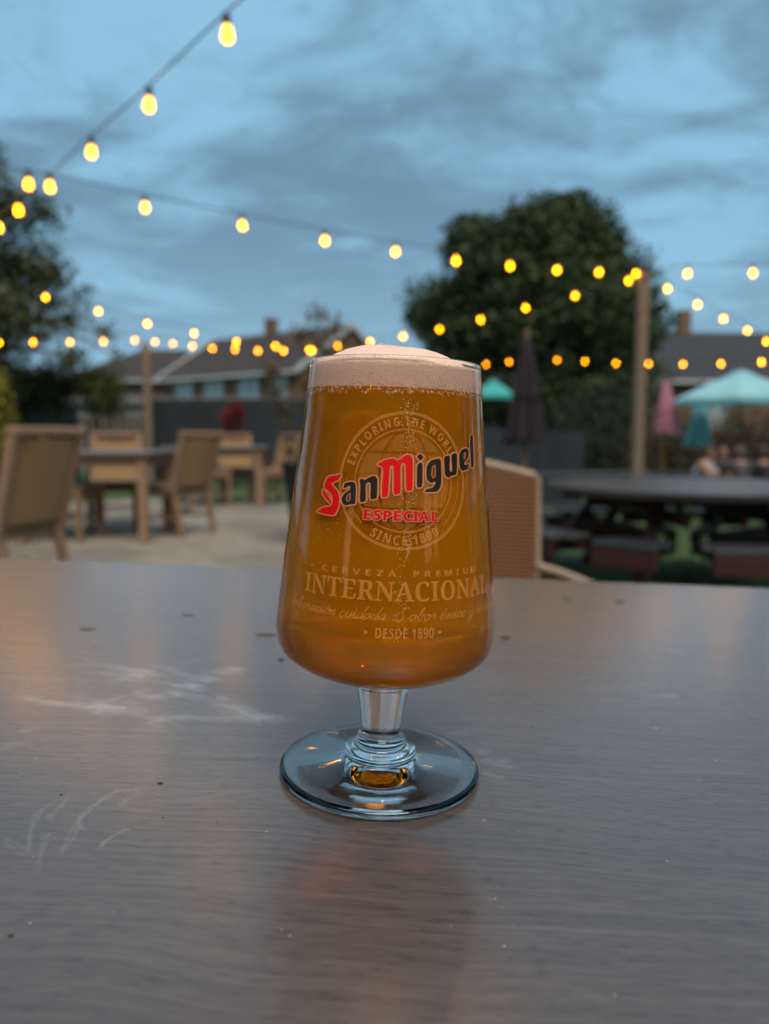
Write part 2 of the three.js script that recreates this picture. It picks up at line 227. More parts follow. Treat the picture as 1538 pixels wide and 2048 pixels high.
{
  const t = thing('beer_glass', 'stemmed glass with red and black printed lettering, full of amber beer', 'glass', tableP); t.quaternion.copy(tableQ);
  const footUnder = smooth([[0, 0.0002], [0.012, 0.0002], [0.024, 0.0002], [0.031, 0.0002], [0.0338, 0.0002]], 24);
  const footRim = smooth([[0.0338, 0.0002], [0.0355, 0.0004], [0.0367, 0.0011], [0.0371, 0.0021], [0.0366, 0.0031], [0.0354, 0.0036]], 18);
  const footTop = smooth([[0.0354, 0.0036], [0.0335, 0.0036], [0.0315, 0.0037], [0.0285, 0.0042], [0.0225, 0.0052], [0.0170, 0.0062], [0.0145, 0.0067], [0.0134, 0.0071]], 40);
  const collar = smooth([[0.0134, 0.0071], [0.0135, 0.0083], [0.0131, 0.0094], [0.0121, 0.0101], [0.0109, 0.0104], [0.0100, 0.0108], [0.0093, 0.0118], [0.0090, 0.0130], [0.0085, 0.0140], [0.0078, 0.0150], [0.0075, 0.0160]], 64);
  const stem = smooth([[0.0075, 0.0160], [0.0077, 0.0172], [0.0082, 0.0205], [0.0090, 0.0262], [0.0098, 0.0312], [0.0101, 0.0326], [0.0104, 0.0338], [0.0112, 0.0352]], 40);
  const [gu, gr, gt] = revolve([footUnder, footRim, footTop]), [gc] = revolve([collar]), [gs] = revolve([stem]), [go, gri, gi] = revolve([outer, rim, inner], 160);
  part(t, 'bowl', [go, gri, gi], clear); part(t, 'stem', gs, clear); part(t, 'collar', gc, clear); part(t, 'foot', [gu, gr, gt], clear);

  // print: drawn flat on the unrolled side of the bowl, u = angle, v = height
  const N = 2048, TH0 = -1.34, TH1 = 1.46, H0 = 58e-3, H1 = 134e-3, cv = document.createElement('canvas'); cv.width = cv.height = N; const c = cv.getContext('2d');
  const X = (th) => (th - TH0) / (TH1 - TH0) * N, Y = (h) => (H1 - h) / (H1 - H0) * N, mmx = (h) => N / ((TH1 - TH0) * rAt(outer, h) * 1e3), mmy = N / ((H1 - H0) * 1e3);
  const pale = 'rgba(226,160,86,0.32)', pale2 = 'rgba(232,164,84,0.42)';
  const text = (s, font, th0, th1, h0, h1, cap, style = pale2) => { c.save(); c.font = `${font.replace('$', '200px')}`; c.fillStyle = style; const m = c.measureText(s), l = -m.actualBoundingBoxLeft || 0, w = (m.actualBoundingBoxRight || m.width) - (l > 0 ? l : 0); c.translate(X(th0), Y(h0)); c.scale((X(th1) - X(th0)) / w, (Y(h0) - Y(h1)) / (200 * cap)); c.fillText(s, 0, 0); c.restore(); };
  const CT = 0.118, CH = 0.1108, RO = 21.6, RI = 15.9, kx = mmx(CH), ky = mmy;
  c.save(); c.translate(X(CT), Y(CH)); c.scale(kx, ky); c.rotate(0.0);            // millimetres round the middle of the emblem
  c.strokeStyle = pale; c.lineWidth = 1.0; c.beginPath(); c.arc(0, 0, RO - 0.5, 0, 7); c.stroke(); c.lineWidth = 0.5; c.beginPath(); c.arc(0, 0, RI, 0, 7); c.stroke();
  c.lineWidth = 0.28; c.beginPath(); c.arc(0, 0, 18.6, 2.32, 3.15); c.stroke(); c.beginPath(); c.arc(0, 0, 18.6, -0.02, 0.82); c.stroke();
  c.save(); c.beginPath(); c.arc(0, 0, 14.7, 0, 7); c.clip(); c.lineWidth = 0.26;
  c.strokeStyle = pale; for (let x = -15; x <= 15; x += 0.52) { c.beginPath(); c.moveTo(x, -15); c.lineTo(x, 15); c.stroke(); }
  c.globalCompositeOperation = 'destination-out'; c.strokeStyle = '#000'; c.lineWidth = 1.0; for (const y of [-8.6, 8.8]) { c.beginPath(); c.moveTo(-15, y); c.lineTo(15, y); c.stroke(); }
  c.lineWidth = 0.8; c.beginPath(); c.moveTo(0, -15); c.lineTo(0, 15); c.stroke(); c.beginPath(); c.ellipse(0, 0, 8.2, 15.4, 0, 0, 7); c.stroke();
  c.restore();
  const arcText = (s, r, a0, a1, size, up) => { c.save(); c.fillStyle = pale2; c.font = 'bold 20px sans-serif'; const ws = [...s].map((ch) => c.measureText(ch).width), tot = ws.reduce((a, b) => a + b, 0); let acc = 0; [...s].forEach((ch, i) => { const a = mix(a0, a1, (acc + ws[i] / 2) / tot); acc += ws[i]; c.save(); c.translate(r * Math.cos(a), r * Math.sin(a)); c.rotate(up ? a + Math.PI / 2 : a - Math.PI / 2); const k = size / 14.3; c.scale(k * 0.86, k); c.fillText(ch, -ws[i] / 2, up ? 0 : 7); c.restore(); }); c.restore(); };
  arcText('EXPLORING THE WORLD', 17.2, Math.PI + 0.22, 2 * Math.PI - 0.36, 2.7, true); arcText('SINCE 1890', 18.5, Math.PI - 1.02, 0.96, 2.9, false);
  c.restore();
  // lettering across the emblem: outlines in 1/1000 radian and 1/100 mm
  const RED = [[[-488, 11189], [-646, 11077], [-674, 10931], [-684, 10783], [-664, 10696], [-584, 10535], [-564, 10360], [-565, 10215], [-595, 10133], [-663, 10094], [-745, 9920], [-639, 9883], [-540, 9868], [-517, 9940], [-494, 10163], [-493, 10415], [-508, 10591], [-544, 10708], [-595, 10823], [-600, 10876], [-523, 11002]], [[-692, 10671], [-698, 10541], [-646, 10373], [-574, 10212], [-574, 10266], [-622, 10470], [-675, 10620]], [[-149, 11551], [-81, 11702], [4, 11766], [42, 11683], [121, 11887], [165, 11874], [186, 11771], [188, 10800], [130, 10749], [118, 11586], [91, 11636], [70, 11545], [79, 10683], [17, 10623], [7, 11502], [-10, 11553], [-30, 11480], [-34, 10574], [-93, 10536], [-87, 11383], [-99, 11487]]];
  const INK = [[[-457, 10908], [-387, 10977], [-346, 10949], [-334, 10774], [-328, 10349], [-337, 10275], [-374, 10273], [-424, 10211], [-455, 10263], [-472, 10420], [-452, 10569], [-392, 10726], [-389, 10816], [-407, 10848], [-434, 10770], [-460, 10746]], [[-309, 11063], [-276, 11087], [-262, 11037], [-201, 11171], [-159, 11196], [-136, 11094], [-131, 10495], [-193, 10448], [-197, 10942], [-214, 10992], [-245, 10933], [-231, 10387], [-287, 10340], [-295, 10924]], [[254, 11948], [294, 11835], [261, 11715], [223, 11828]], [[227, 11616], [283, 11675], [282, 10913], [227, 10863]], [[323, 11572], [370, 11753], [475, 11826], [477, 11082], [464, 10903], [428, 10753], [296, 10748], [324, 10845], [381, 10883], [411, 11009], [411, 11080], [370, 11025], [329, 11111], [318, 11288]], [[507, 11878], [582, 11920], [570, 11408], [605, 11390], [596, 11949], [675, 12009], [661, 11300], [590, 11264], [549, 11191], [514, 11298]], [[701, 11956], [744, 12111], [816, 12163], [856, 12073], [843, 11851], [780, 11721], [770, 11629], [804, 11611], [839, 11666], [839, 11500], [749, 11409], [710, 11482], [697, 11664]], [[879, 12555], [946, 12616], [939, 11561], [878, 11499]]];
  const GAP = [[[-412, 10543], [-387, 10620], [-383, 10407], [-407, 10347], [-424, 10432]], [[382, 11541], [412, 11597], [409, 11222], [387, 11186], [372, 11291]], [[773, 11995], [798, 12015], [796, 11886], [769, 11794]]];
  const trace = (list, soft = 0.3) => { c.beginPath(); for (const poly of list) { const q = poly.map(([a, h]) => [X(a / 1e3), Y(h / 1e5)]), n = q.length; for (let i = 0; i < n; i++) { const p = q[(i + n - 1) % n], o = q[i], s = q[(i + 1) % n], a = [mix(o[0], p[0], soft), mix(o[1], p[1], soft)], b = [mix(o[0], s[0], soft), mix(o[1], s[1], soft)]; if (!i) c.moveTo(...a); else c.lineTo(...a); c.quadraticCurveTo(o[0], o[1], b[0], b[1]); } c.closePath(); } };
  c.lineJoin = 'round'; c.globalCompositeOperation = 'destination-out'; trace([...RED, ...INK]); c.lineWidth = 26; c.stroke(); c.fill(); c.globalCompositeOperation = 'source-over';
  trace([...RED, ...INK]); c.strokeStyle = 'rgba(214,140,92,0.85)'; c.lineWidth = 24; c.stroke();
  trace(RED, 0.22); c.fillStyle = 'rgb(214,10,14)'; c.fill(); trace([...INK, ...GAP], 0.28); c.fillStyle = 'rgb(30,34,32)'; c.fill('evenodd');
  c.globalCompositeOperation = 'destination-out'; trace(GAP, 0.2); c.fill(); c.globalCompositeOperation = 'source-over'; trace(GAP, 0.2); c.strokeStyle = 'rgba(214,140,92,0.8)'; c.lineWidth = 7; c.stroke();
  [['E', -0.213], ['S', -0.122], ['P', -0.033], ['E', 0.055], ['C', 0.15], ['I', 0.222], ['A', 0.297], ['L', 0.4]].forEach(([ch, th]) => { // small word under it
    c.save(); c.translate(X(th), Y(0.0984)); c.font = 'bold 100px sans-serif'; const k = (Y(0.0984) - Y(0.10135)) / 71.4, w = c.measureText(ch).width; c.scale(k * 0.98, k); c.lineJoin = 'round';
    c.fillStyle = c.strokeStyle = 'rgba(24,26,24,0.95)'; c.lineWidth = 9; c.strokeText(ch, -w / 2 + 11, 9); c.fillText(ch, -w / 2 + 11, 9); c.strokeStyle = 'rgb(206,120,84)'; c.lineWidth = 16; c.strokeText(ch, -w / 2, 0); c.fillStyle = 'rgb(206,14,18)'; c.fillText(ch, -w / 2, 0); c.lineWidth = 3; c.strokeStyle = 'rgb(206,14,18)'; c.strokeText(ch, -w / 2, 0); c.restore(); });
  // lines of text below the emblem
  const spaced = (s, font, th0, th1, h0, h1, cap, wide = 1) => { c.save(); c.font = font.replace('$', '100px'); c.fillStyle = pale2; const k = (Y(h0) - Y(h1)) / (100 * cap); [...s].forEach((ch, i) => { c.save(); c.translate(X(mix(th0, th1, (i + 0.5) / s.length)), Y(h0)); c.scale(k * wide, k); c.fillText(ch, -c.measureText(ch).width / 2, 0); c.restore(); }); c.restore(); };
  spaced('CERVEZA PREMIUM', 'bold $ sans-serif', -0.625, 0.885, 0.0811, 0.0830, 0.714, 1.12);
  const star = (th, h, r) => { c.fillStyle = pale2; c.beginPath(); for (let i = 0; i < 10; i++) { const a = -Math.PI / 2 + i * Math.PI / 5, q = i % 2 ? r * 0.42 : r; c.lineTo(X(th) + q * Math.cos(a) * mmx(h), Y(h) + q * Math.sin(a) * mmy); } c.fill(); };
  for (const th of [-0.80, -0.755, -0.71, 0.985, 1.03, 1.075]) star(th, 0.0822, 0.55); star(-0.164, 0.0635, 0.95); star(0.445, 0.0635, 0.95);
  text('INTERNACIONAL', 'bold $ serif', -0.79, 1.065, 0.0735, 0.0796, 0.714); text('DESDE 1890', 'bold $ sans-serif', -0.095, 0.385, 0.0619, 0.0651, 0.714);
  // joined handwriting drawn with a pen: each letter a list of cubic strokes, [x0,y0, ...], x-height 1
  const GL = {
    E: [1.5, [1.25, 1.75, 1.1, 2.3, 0.3, 2.2, 0.45, 1.55], [0.45, 1.55, 0.5, 1.15, 0.8, 1.15, 0.95, 1.15], [0.95, 1.15, 0.1, 1.1, -0.1, 0.0, 0.6, 0.0], [0.6, 0, 1.0, 0, 1.2, 0.2, 1.5, 0.5]],
    S: [1.6, [0.0, 0.35, 0.1, -0.1, 0.75, -0.1, 0.85, 0.5], [0.85, 0.5, 0.95, 1.0, 0.35, 1.3, 0.5, 1.85], [0.5, 1.85, 0.65, 2.3, 1.2, 2.25, 1.15, 1.75], [0.85, 0.5, 1.0, 0.1, 1.3, 0.1, 1.6, 0.5]],
    l: [0.62, [0, 0.5, 0.3, 1.0, 0.75, 2.0, 0.5, 2.05], [0.5, 2.05, 0.25, 2.0, 0.1, 0.0, 0.35, 0.0], [0.35, 0, 0.5, 0, 0.55, 0.3, 0.62, 0.5]],
    b: [0.85, [0, 0.5, 0.3, 1.0, 0.75, 2.0, 0.5, 2.05], [0.5, 2.05, 0.25, 2.0, 0.0, 0.0, 0.4, 0.0], [0.4, 0, 0.7, 0, 0.75, 0.9, 0.55, 0.9], [0.55, 0.9, 0.5, 0.7, 0.75, 0.75, 0.85, 0.85]],
    a: [0.9, [0.7, 0.85, 0.4, 1.15, 0.0, 0.7, 0.1, 0.25], [0.1, 0.25, 0.2, -0.15, 0.6, 0.1, 0.74, 0.95], [0.74, 0.95, 0.62, 0.3, 0.55, 0, 0.9, 0.5]],
    o: [0.85, [0.45, 0.98, 0.05, 0.95, 0.0, 0.0, 0.35, 0.0], [0.35, 0, 0.75, 0, 0.8, 0.95, 0.45, 0.98], [0.45, 0.98, 0.4, 0.75, 0.7, 0.75, 0.85, 0.88]],
    r: [0.72, [0, 0.5, 0.15, 0.7, 0.2, 0.9, 0.25, 1.12], [0.25, 1.12, 0.3, 0.9, 0.45, 1.0, 0.5, 0.9], [0.5, 0.9, 0.4, 0.3, 0.35, 0.0, 0.72, 0.5]],
    c: [0.78, [0.62, 0.8, 0.5, 1.1, 0.05, 0.9, 0.1, 0.35], [0.1, 0.35, 0.15, -0.1, 0.55, 0.0, 0.78, 0.5]],
    i: [0.5, [0, 0.5, 0.12, 0.7, 0.2, 0.85, 0.24, 1.0], [0.24, 1.0, 0.15, 0.4, 0.1, 0.0, 0.28, 0.0], [0.28, 0, 0.4, 0, 0.45, 0.3, 0.5, 0.5]],
    n: [0.95, [0, 0.5, 0.1, 0.8, 0.2, 1.05, 0.25, 0.9], [0.25, 0.9, 0.2, 0.5, 0.15, 0.2, 0.1, 0.0], [0.1, 0, 0.3, 0.6, 0.5, 1.0, 0.62, 0.95], [0.62, 0.95, 0.75, 0.85, 0.4, 0.0, 0.65, 0.0], [0.65, 0, 0.8, 0, 0.9, 0.3, 0.95, 0.5]],
    u: [0.95, [0, 0.5, 0.1, 0.7, 0.18, 0.9, 0.2, 1.0], [0.2, 1.0, 0.1, 0.5, 0.0, 0.0, 0.28, 0.0], [0.28, 0, 0.5, 0, 0.65, 0.6, 0.72, 1.0], [0.72, 1.0, 0.6, 0.4, 0.55, 0, 0.95, 0.5]],
    d: [0.92, [0.65, 0.85, 0.4, 1.15, 0.0, 0.7, 0.1, 0.25], [0.1, 0.25, 0.2, -0.15, 0.6, 0.1, 0.72, 0.9], [0.98, 2.0, 0.8, 1.3, 0.7, 0.9, 0.64, 0.4], [0.64, 0.4, 0.6, 0, 0.75, 0, 0.92, 0.5]],
    y: [0.9, [0, 0.5, 0.1, 0.7, 0.18, 0.9, 0.2, 1.0], [0.2, 1.0, 0.1, 0.5, 0.0, 0.0, 0.28, 0.0], [0.28, 0, 0.5, 0, 0.65, 0.6, 0.72, 1.0], [0.72, 1.0, 0.55, 0.0, 0.4, -1.0, 0.1, -0.95], [0.1, -0.95, -0.1, -0.6, 0.5, 0.0, 0.9, 0.5]],
    t: [0.6, [0, 0.5, 0.2, 0.9, 0.4, 1.4, 0.45, 1.7], [0.45, 1.7, 0.3, 0.9, 0.1, 0.0, 0.3, 0.0], [0.3, 0, 0.45, 0, 0.55, 0.3, 0.6, 0.5], [0.1, 1.15, 0.3, 1.2, 0.5, 1.2, 0.7, 1.2]],
    e: [0.75, [0, 0.5, 0.4, 0.45, 0.7, 0.95, 0.4, 0.98], [0.4, 0.98, 0.0, 0.95, 0.0, 0.0, 0.35, 0.0], [0.35, 0, 0.5, 0, 0.65, 0.3, 0.75, 0.5]],
  };
  const ACC = { ó: 'o', ú: 'u', é: 'e' };
  const script = (s, th0, th1, h0, xh) => {
    const adv = (ch) => (ch === ' ' ? 0.55 : ch === '.' ? 0.4 : GL[ACC[ch] ?? ch][0]), tot = [...s].reduce((a, ch) => a + adv(ch), 0), sx = (X(th1) - X(th0)) / tot, sy = xh * mmy, slant = 0.30; let x = 0;
    c.strokeStyle = pale2; c.lineCap = 'round'; const P = (a, b) => [X(th0) + (x + a + b * slant) * sx, Y(h0) - b * sy];
    for (const ch of s) {
      if (ch === '.') { c.fillStyle = pale2; c.beginPath(); c.arc(...P(0.15, 0.05), 5, 0, 7); c.fill(); }
      else if (ch !== ' ') { const [, ...st] = GL[ACC[ch] ?? ch]; c.lineWidth = 6.2; c.beginPath(); for (const q of st) { c.moveTo(...P(q[0], q[1])); c.bezierCurveTo(...P(q[2], q[3]), ...P(q[4], q[5]), ...P(q[6], q[7])); } c.stroke(); if (ACC[ch]) { c.beginPath(); c.moveTo(...P(0.4, 1.3)); c.lineTo(...P(0.6, 1.6)); c.stroke(); } if (ch === 'i') { c.beginPath(); c.arc(...P(0.22, 1.4), 3.6, 0, 7); c.fillStyle = pale2; c.fill(); } }
      x += adv(ch);
    }
  };
  script('Elaboración cuidada.', -1.06, 0.01, 0.0674, 2.05); script('Sabor único y auténtico', 0.06, 1.34, 0.0674, 2.05);
  const tx = new THREE.CanvasTexture(cv); tx.colorSpace = THREE.SRGBColorSpace; tx.magFilter = THREE.LinearFilter;
  const pos = [], nor = [], uv = [], idx = [], nu = 96, nv = 40;
  for (let j = 0; j <= nv; j++) for (let i = 0; i <= nu; i++) { const th = mix(TH0, TH1, i / nu), h = mix(H0, H1, j / nv), r = rAt(outer, h) + 0.00012, sl = (rAt(outer, h + 4e-4) - rAt(outer, h - 4e-4)) / 8e-4, q = Math.hypot(1, sl); pos.push(r * Math.sin(th), h, r * Math.cos(th)); nor.push(Math.sin(th) / q, -sl / q, Math.cos(th) / q); uv.push(i / nu, j / nv); }
  for (let j = 0; j < nv; j++) for (let i = 0; i < nu; i++) { const a = j * (nu + 1) + i, b = a + nu + 1; idx.push(a, a + 1, b + 1, a, b + 1, b); }
  const g = new THREE.BufferGeometry(); g.setAttribute('position', new THREE.Float32BufferAttribute(pos, 3)); g.setAttribute('normal', new THREE.Float32BufferAttribute(nor, 3)); g.setAttribute('uv', new THREE.Float32BufferAttribute(uv, 2)); g.setIndex(idx);
  reseed(404); const drop = new THREE.SphereGeometry(1, 10, 6, 0, Math.PI * 2, 0, Math.PI / 2), dl = [], dm = new THREE.Matrix4(), dn = V(0, 0, 0), dq = new THREE.Quaternion();
  for (let i = 0; i < 520; i++) { const k = rnd(), a = k < 0.55 ? rr(-1.45, -0.55) : k < 0.8 ? rr(0.6, 1.5) : rr(-3.1, 3.1), h = k < 0.25 ? rr(0.090, 0.118) : rr(0.052, 0.136); dl.push([a, h, 0.00010 + 0.00034 * Math.pow(rnd(), 3)]); }
  const drops = new THREE.InstancedMesh(drop, clear, dl.length); dl.forEach(([a, h, r], i) => { const R = rAt(outer, h), sl = (rAt(outer, h + 4e-4) - rAt(outer, h - 4e-4)) / 8e-4; dn.set(Math.sin(a), -sl, Math.cos(a)).normalize(); dq.setFromUnitVectors(V(0, 1, 0), dn); dm.compose(V(R * Math.sin(a), h, R * Math.cos(a)), dq, V(r, r * 0.5, r * rr(1, 1.4))); drops.setMatrixAt(i, dm); });
  drops.name = 'condensation'; drops.userData = { kind: 'stuff', label: 'fine beads of condensation on the outside of the glass' }; t.add(drops);
  part(t, 'printed_emblem', g, new THREE.MeshStandardMaterial({ map: tx, transparent: true, roughness: 0.35 }), 'red and black lettering over a pale round emblem and lines of text');
}

// ---------------------------------------------------------------- the beer: liquid, froth and bubbles
{
  const t = thing('beer', 'hazy amber beer with a pale frothy head inside the stemmed glass', 'beer', tableP); t.quaternion.copy(tableQ);
  const LEVEL = 0.1398, wall = inner.filter(([, h]) => h < LEVEL).map(([r, h]) => [r > 0.0001 ? r + 0.00022 : 0, h - (h < 0.05 ? 0.00018 : 0)]);
  const prof = [...wall].reverse(); prof.push([rAt(inner, LEVEL) + 0.00022, LEVEL]);
  const [gw] = revolve([prof], 128), [gt] = revolve([[[rAt(inner, LEVEL) + 0.00022, LEVEL], [0.015, LEVEL], [0, LEVEL]]], 128);
  part(t, 'liquid', [gw, gt], phys([1.0, 0.405, 0.004], { transmission: 0.60, thickness: 0.05, ior: 1.34, roughness: 0.05, attenuationColor: lin(0.998, 0.64, 0.06), attenuationDistance: 0.14, specularIntensity: 0.3 }));
  // froth: side against the glass, domed and uneven on top
  reseed(8);
  const nr = 26, na = 128, pos = [], uv = [], idx = [], B = 0.1391, rimH = 0.1484;
  const lump = (a, r) => (fbm(Math.cos(a) * r * 90 + 40, Math.sin(a) * r * 90 + 40, 4) - 0.5);
  const rows = [];
  for (let i = 0; i <= 10; i++) { const h = mix(B, rimH - 0.0006, i / 10); rows.push((a) => { const e = i === 0 ? (fbm(a * 9 + 3, 2, 4, 0.65) - 0.5) * 0.0042 : 0; const hh = h + e; return [rAt(inner, Math.min(hh, 0.148)) + 0.0001, hh]; }); }
  for (let i = 1; i <= nr; i++) rows.push((a) => { const q = 1 - i / nr, R = 0.0284 * q, x = R * Math.sin(a), e = clamp(1 - ((x + 0.0018) / 0.0262) ** 2 - (R * Math.cos(a) / 0.029) ** 2), dome = 0.0076 * Math.pow(e, 0.72) + 0.0006 * Math.exp(-((x + 0.004) ** 2 + (R * Math.cos(a)) ** 2) / 2e-5); return [R, rimH - 0.0006 * q + dome + lump(a, R) * 0.0016]; });
  rows.forEach((f, j) => { for (let k = 0; k <= na; k++) { const a = k / na * 2 * Math.PI, [r, h] = f(a); pos.push(r * Math.sin(a), h, r * Math.cos(a)); uv.push(a * 0.03, j < 11 ? h : 0.15 + (0.0284 - r)); } });
  for (let j = 0; j < rows.length - 1; j++) for (let k = 0; k < na; k++) { const a = j * (na + 1) + k, b = a + na + 1; idx.push(a, a + 1, b + 1, a, b + 1, b); }
  const bot = pos.length / 3; pos.push(0, B - 0.0005, 0); uv.push(0, 0); for (let k = 0; k < na; k++) idx.push(bot, k + 1, k);
  const g = new THREE.BufferGeometry(); g.setAttribute('position', new THREE.Float32BufferAttribute(pos, 3)); g.setAttribute('uv', new THREE.Float32BufferAttribute(uv, 2)); g.setIndex(idx); g.computeVertexNormals();
  const bub = dataTex(512, 512, (() => { const pts = []; for (let i = 0; i < 1500; i++) pts.push([rnd(), rnd(), Math.pow(rnd(), 2) * 0.016 + 0.005]); const f = new Float32Array(512 * 512).fill(0.5); for (const [x, y, r] of pts) { const n = Math.ceil(r * 512); for (let j = -n; j <= n; j++) for (let i = -n; i <= n; i++) { const d = Math.hypot(i, j) / (r * 512); if (d < 1) { const o = ((Math.floor(y * 512) + j + 512) % 512) * 512 + (Math.floor(x * 512) + i + 512) % 512; f[o] = Math.max(f[o], 0.5 + 0.5 * Math.sqrt(1 - d * d) * Math.min(1, r / 0.014)); } } } return (u, v, x, y) => f[y * 512 + x]; })());
  bub.repeat.set(55, 55);
  part(t, 'froth', g, std([0.90, 0.65, 0.53], 0.75, { bumpMap: bub, bumpScale: 0.0003 }));
  const sph = new THREE.IcosahedronGeometry(1, 2), m = new THREE.Matrix4(), c = new THREE.Color();
  const put = (name, list, mat, label) => { const im = new THREE.InstancedMesh(sph, mat, list.length); list.forEach(([x, y, z, r], i) => im.setMatrixAt(i, m.makeScale(r, r, r).setPosition(x, y, z))); im.name = name; im.userData = { kind: 'stuff', label }; im.castShadow = im.receiveShadow = true; t.add(im); };
  const ring = []; for (let i = 0; i < 2600; i++) { const a = rr(-1.7, 1.7), h = B + (fbm(a * 9 + 3, 2, 4, 0.65) - 0.5) * 0.0042 + Math.abs(rr(-1, 1) * rr(0, 1)) * 0.0062 - 0.0008, r = 0.00008 + 0.00036 * Math.pow(rnd(), 2.2), R = rAt(inner, h) - r * 0.2; ring.push([R * Math.sin(a), h, R * Math.cos(a), r]); }
  put('froth_bubbles', ring, std([0.80, 0.58, 0.44], 0.3), 'small bubbles where the froth meets the beer');
  const rise = []; const cling = (a, h, r) => { const R = rAt(inner, h) + 0.0002; rise.push([R * Math.sin(a), h, R * Math.cos(a), r]); };
  for (let i = 0; i < 340; i++) { const h = rr(0.086, 0.136), w = sstep(0.086, 0.11, h) * 0.085 + 0.03; cling(0.16 + rr(-w, w) * rr(0.3, 1), h, rr(0.00010, 0.00034)); }
  for (let i = 0; i < 90; i++) { const h = rr(0.060, 0.09); cling(0.10 + 0.03 * Math.sin(h * 900) + rr(-0.03, 0.03), h, rr(0.00009, 0.00026)); }
  for (let i = 0; i < 60; i++) cling(rr(-0.75, -0.45), rr(0.090, 0.105), rr(0.00006, 0.00013)); for (let i = 0; i < 120; i++) cling(rr(-1.2, 1.2), rr(0.055, 0.136), rr(0.00005, 0.00012));
  put('rising_bubbles', rise, std([0.85, 0.58, 0.22], 0.15), 'fine bubbles rising in the beer');
}

// ---------------------------------------------------------------- crumbs and leaf scraps on the table
{
  reseed(61);
  const dark = std([0.035, 0.028, 0.02], 0.9), leafM = std([0.09, 0.065, 0.025], 0.9), pale = std([0.42, 0.38, 0.32], 0.9);
  const bit = (px, py, w, l, mat, kind, label, group) => {
    const g = new THREE.IcosahedronGeometry(1, 2), p = g.attributes.position; const s = rnd() * 50;
    for (let i = 0; i < p.count; i++) { const k = 0.7 + 0.6 * noise(p.getX(i) * 1.8 + s, p.getZ(i) * 1.8 + p.getY(i) + s); p.setXYZ(i, p.getX(i) * k * w, (p.getY(i) * k + 0.8) * Math.min(w, l) * 0.35, p.getZ(i) * k * l); }
    g.computeVertexNormals(); const q = onTable(px, py).applyQuaternion(tableQ).add(tableP), o = part(scene, numbered(kind), g, mat); o.position.copy(q); o.quaternion.copy(tableQ); o.rotateY(rr(-0.4, 0.4)); tag(o, label, kind === 'leaf_scrap' ? 'leaf' : 'crumb', group);
  };
  bit(531, 1270, 0.0062, 0.0014, leafM, 'leaf_scrap', 'long dry brown leaf scrap beside the bowl of the glass'); bit(1008, 1276, 0.0034, 0.002, leafM, 'leaf_scrap', 'small dark curled leaf scrap lying alone near the glass'); bit(563, 1320, 0.0020, 0.0011, std([0.07, 0.03, 0.025], 0.9), 'leaf_scrap', 'tiny reddish leaf scrap close to the glass stem');
  bit(1240, 1204, 0.0030, 0.0016, leafM, 'leaf_scrap', 'faint olive leaf scrap near the far table edge', 'scraps by the far edge'); bit(1130, 1197, 0.004, 0.0012, leafM, 'leaf_scrap', 'faint olive leaf scrap near the far table edge', 'scraps by the far edge');
  bit(176, 1258, 0.0045, 0.0012, std([0.10, 0.105, 0.11], 0.9), 'leaf_scrap', 'grey fleck lying beyond the pale wipe marks', 'grey flecks'); bit(375, 1231, 0.0035, 0.0012, std([0.10, 0.105, 0.11], 0.9), 'leaf_scrap', 'grey fleck lying beyond the pale wipe marks', 'grey flecks');
  for (const [x, y, w] of [[320, 1567, 0.0009], [121, 1590, 0.0006], [22, 1872, 0.0008], [325, 1636, 0.0004], [45, 1553, 0.0003], [434, 1645, 0.0003], [1037, 1849, 0.0003], [1063, 1455, 0.0005], [1434, 1608, 0.0003], [1020, 1916, 0.0003]]) bit(x, y, w, w * 0.7, dark, 'crumb', 'tiny dark crumb on the table top', 'dark crumbs on the table');
  for (const [x, y, w] of [[1008, 1893, 0.0004], [990, 1798, 0.0003], [1334, 1722, 0.0003], [60, 1846, 0.0003], [1312, 1457, 0.0006], [580, 1871, 0.0003]]) bit(x, y, w, w * 0.7, pale, 'crumb', 'tiny pale crumb on the table top', 'pale crumbs on the table');
}
// ---------------------------------------------------------------- timber posts and the festoon lights strung between them
const timber = std([0.215, 0.165, 0.125], 0.85, { map: grainTex, bumpMap: grainTex, bumpScale: 0.003 });
const POST_R = at(1288, 545, 7.6), POST_L = at(291, 688, 13.9);
for (const [p, r, label] of [[POST_R, 0.066, 'tall round timber post behind the round picnic table, holding the bulb strings'], [POST_L, 0.082, 'timber post by the far fence, with strings of bulbs meeting at its top']]) {
  const y0 = groundY(p.x, p.z) - 0.05, t = thing('timber_post', label, 'post', V(p.x, y0, p.z), 0, 'posts for the festoon lights');
  const g = new THREE.CylinderGeometry(r * 0.93, r, p.y - y0, 20, 6); const q = g.attributes.position; for (let i = 0; i < q.count; i++) { const k = 1 + 0.05 * (noise(q.getY(i) * 3 + 9, Math.atan2(q.getX(i), q.getZ(i)) * 2) - 0.5); q.setX(i, q.getX(i) * k); q.setZ(i, q.getZ(i) * k); }
  part(t, 'pole', g.translate(0, (p.y - y0) / 2, 0), timber); part(t, 'hook', new THREE.TorusGeometry(0.025, 0.006, 8, 16).translate(0, p.y - y0 - 0.05, r + 0.02), std([0.2, 0.2, 0.2], 0.4, { metalness: 0.8 }));
}
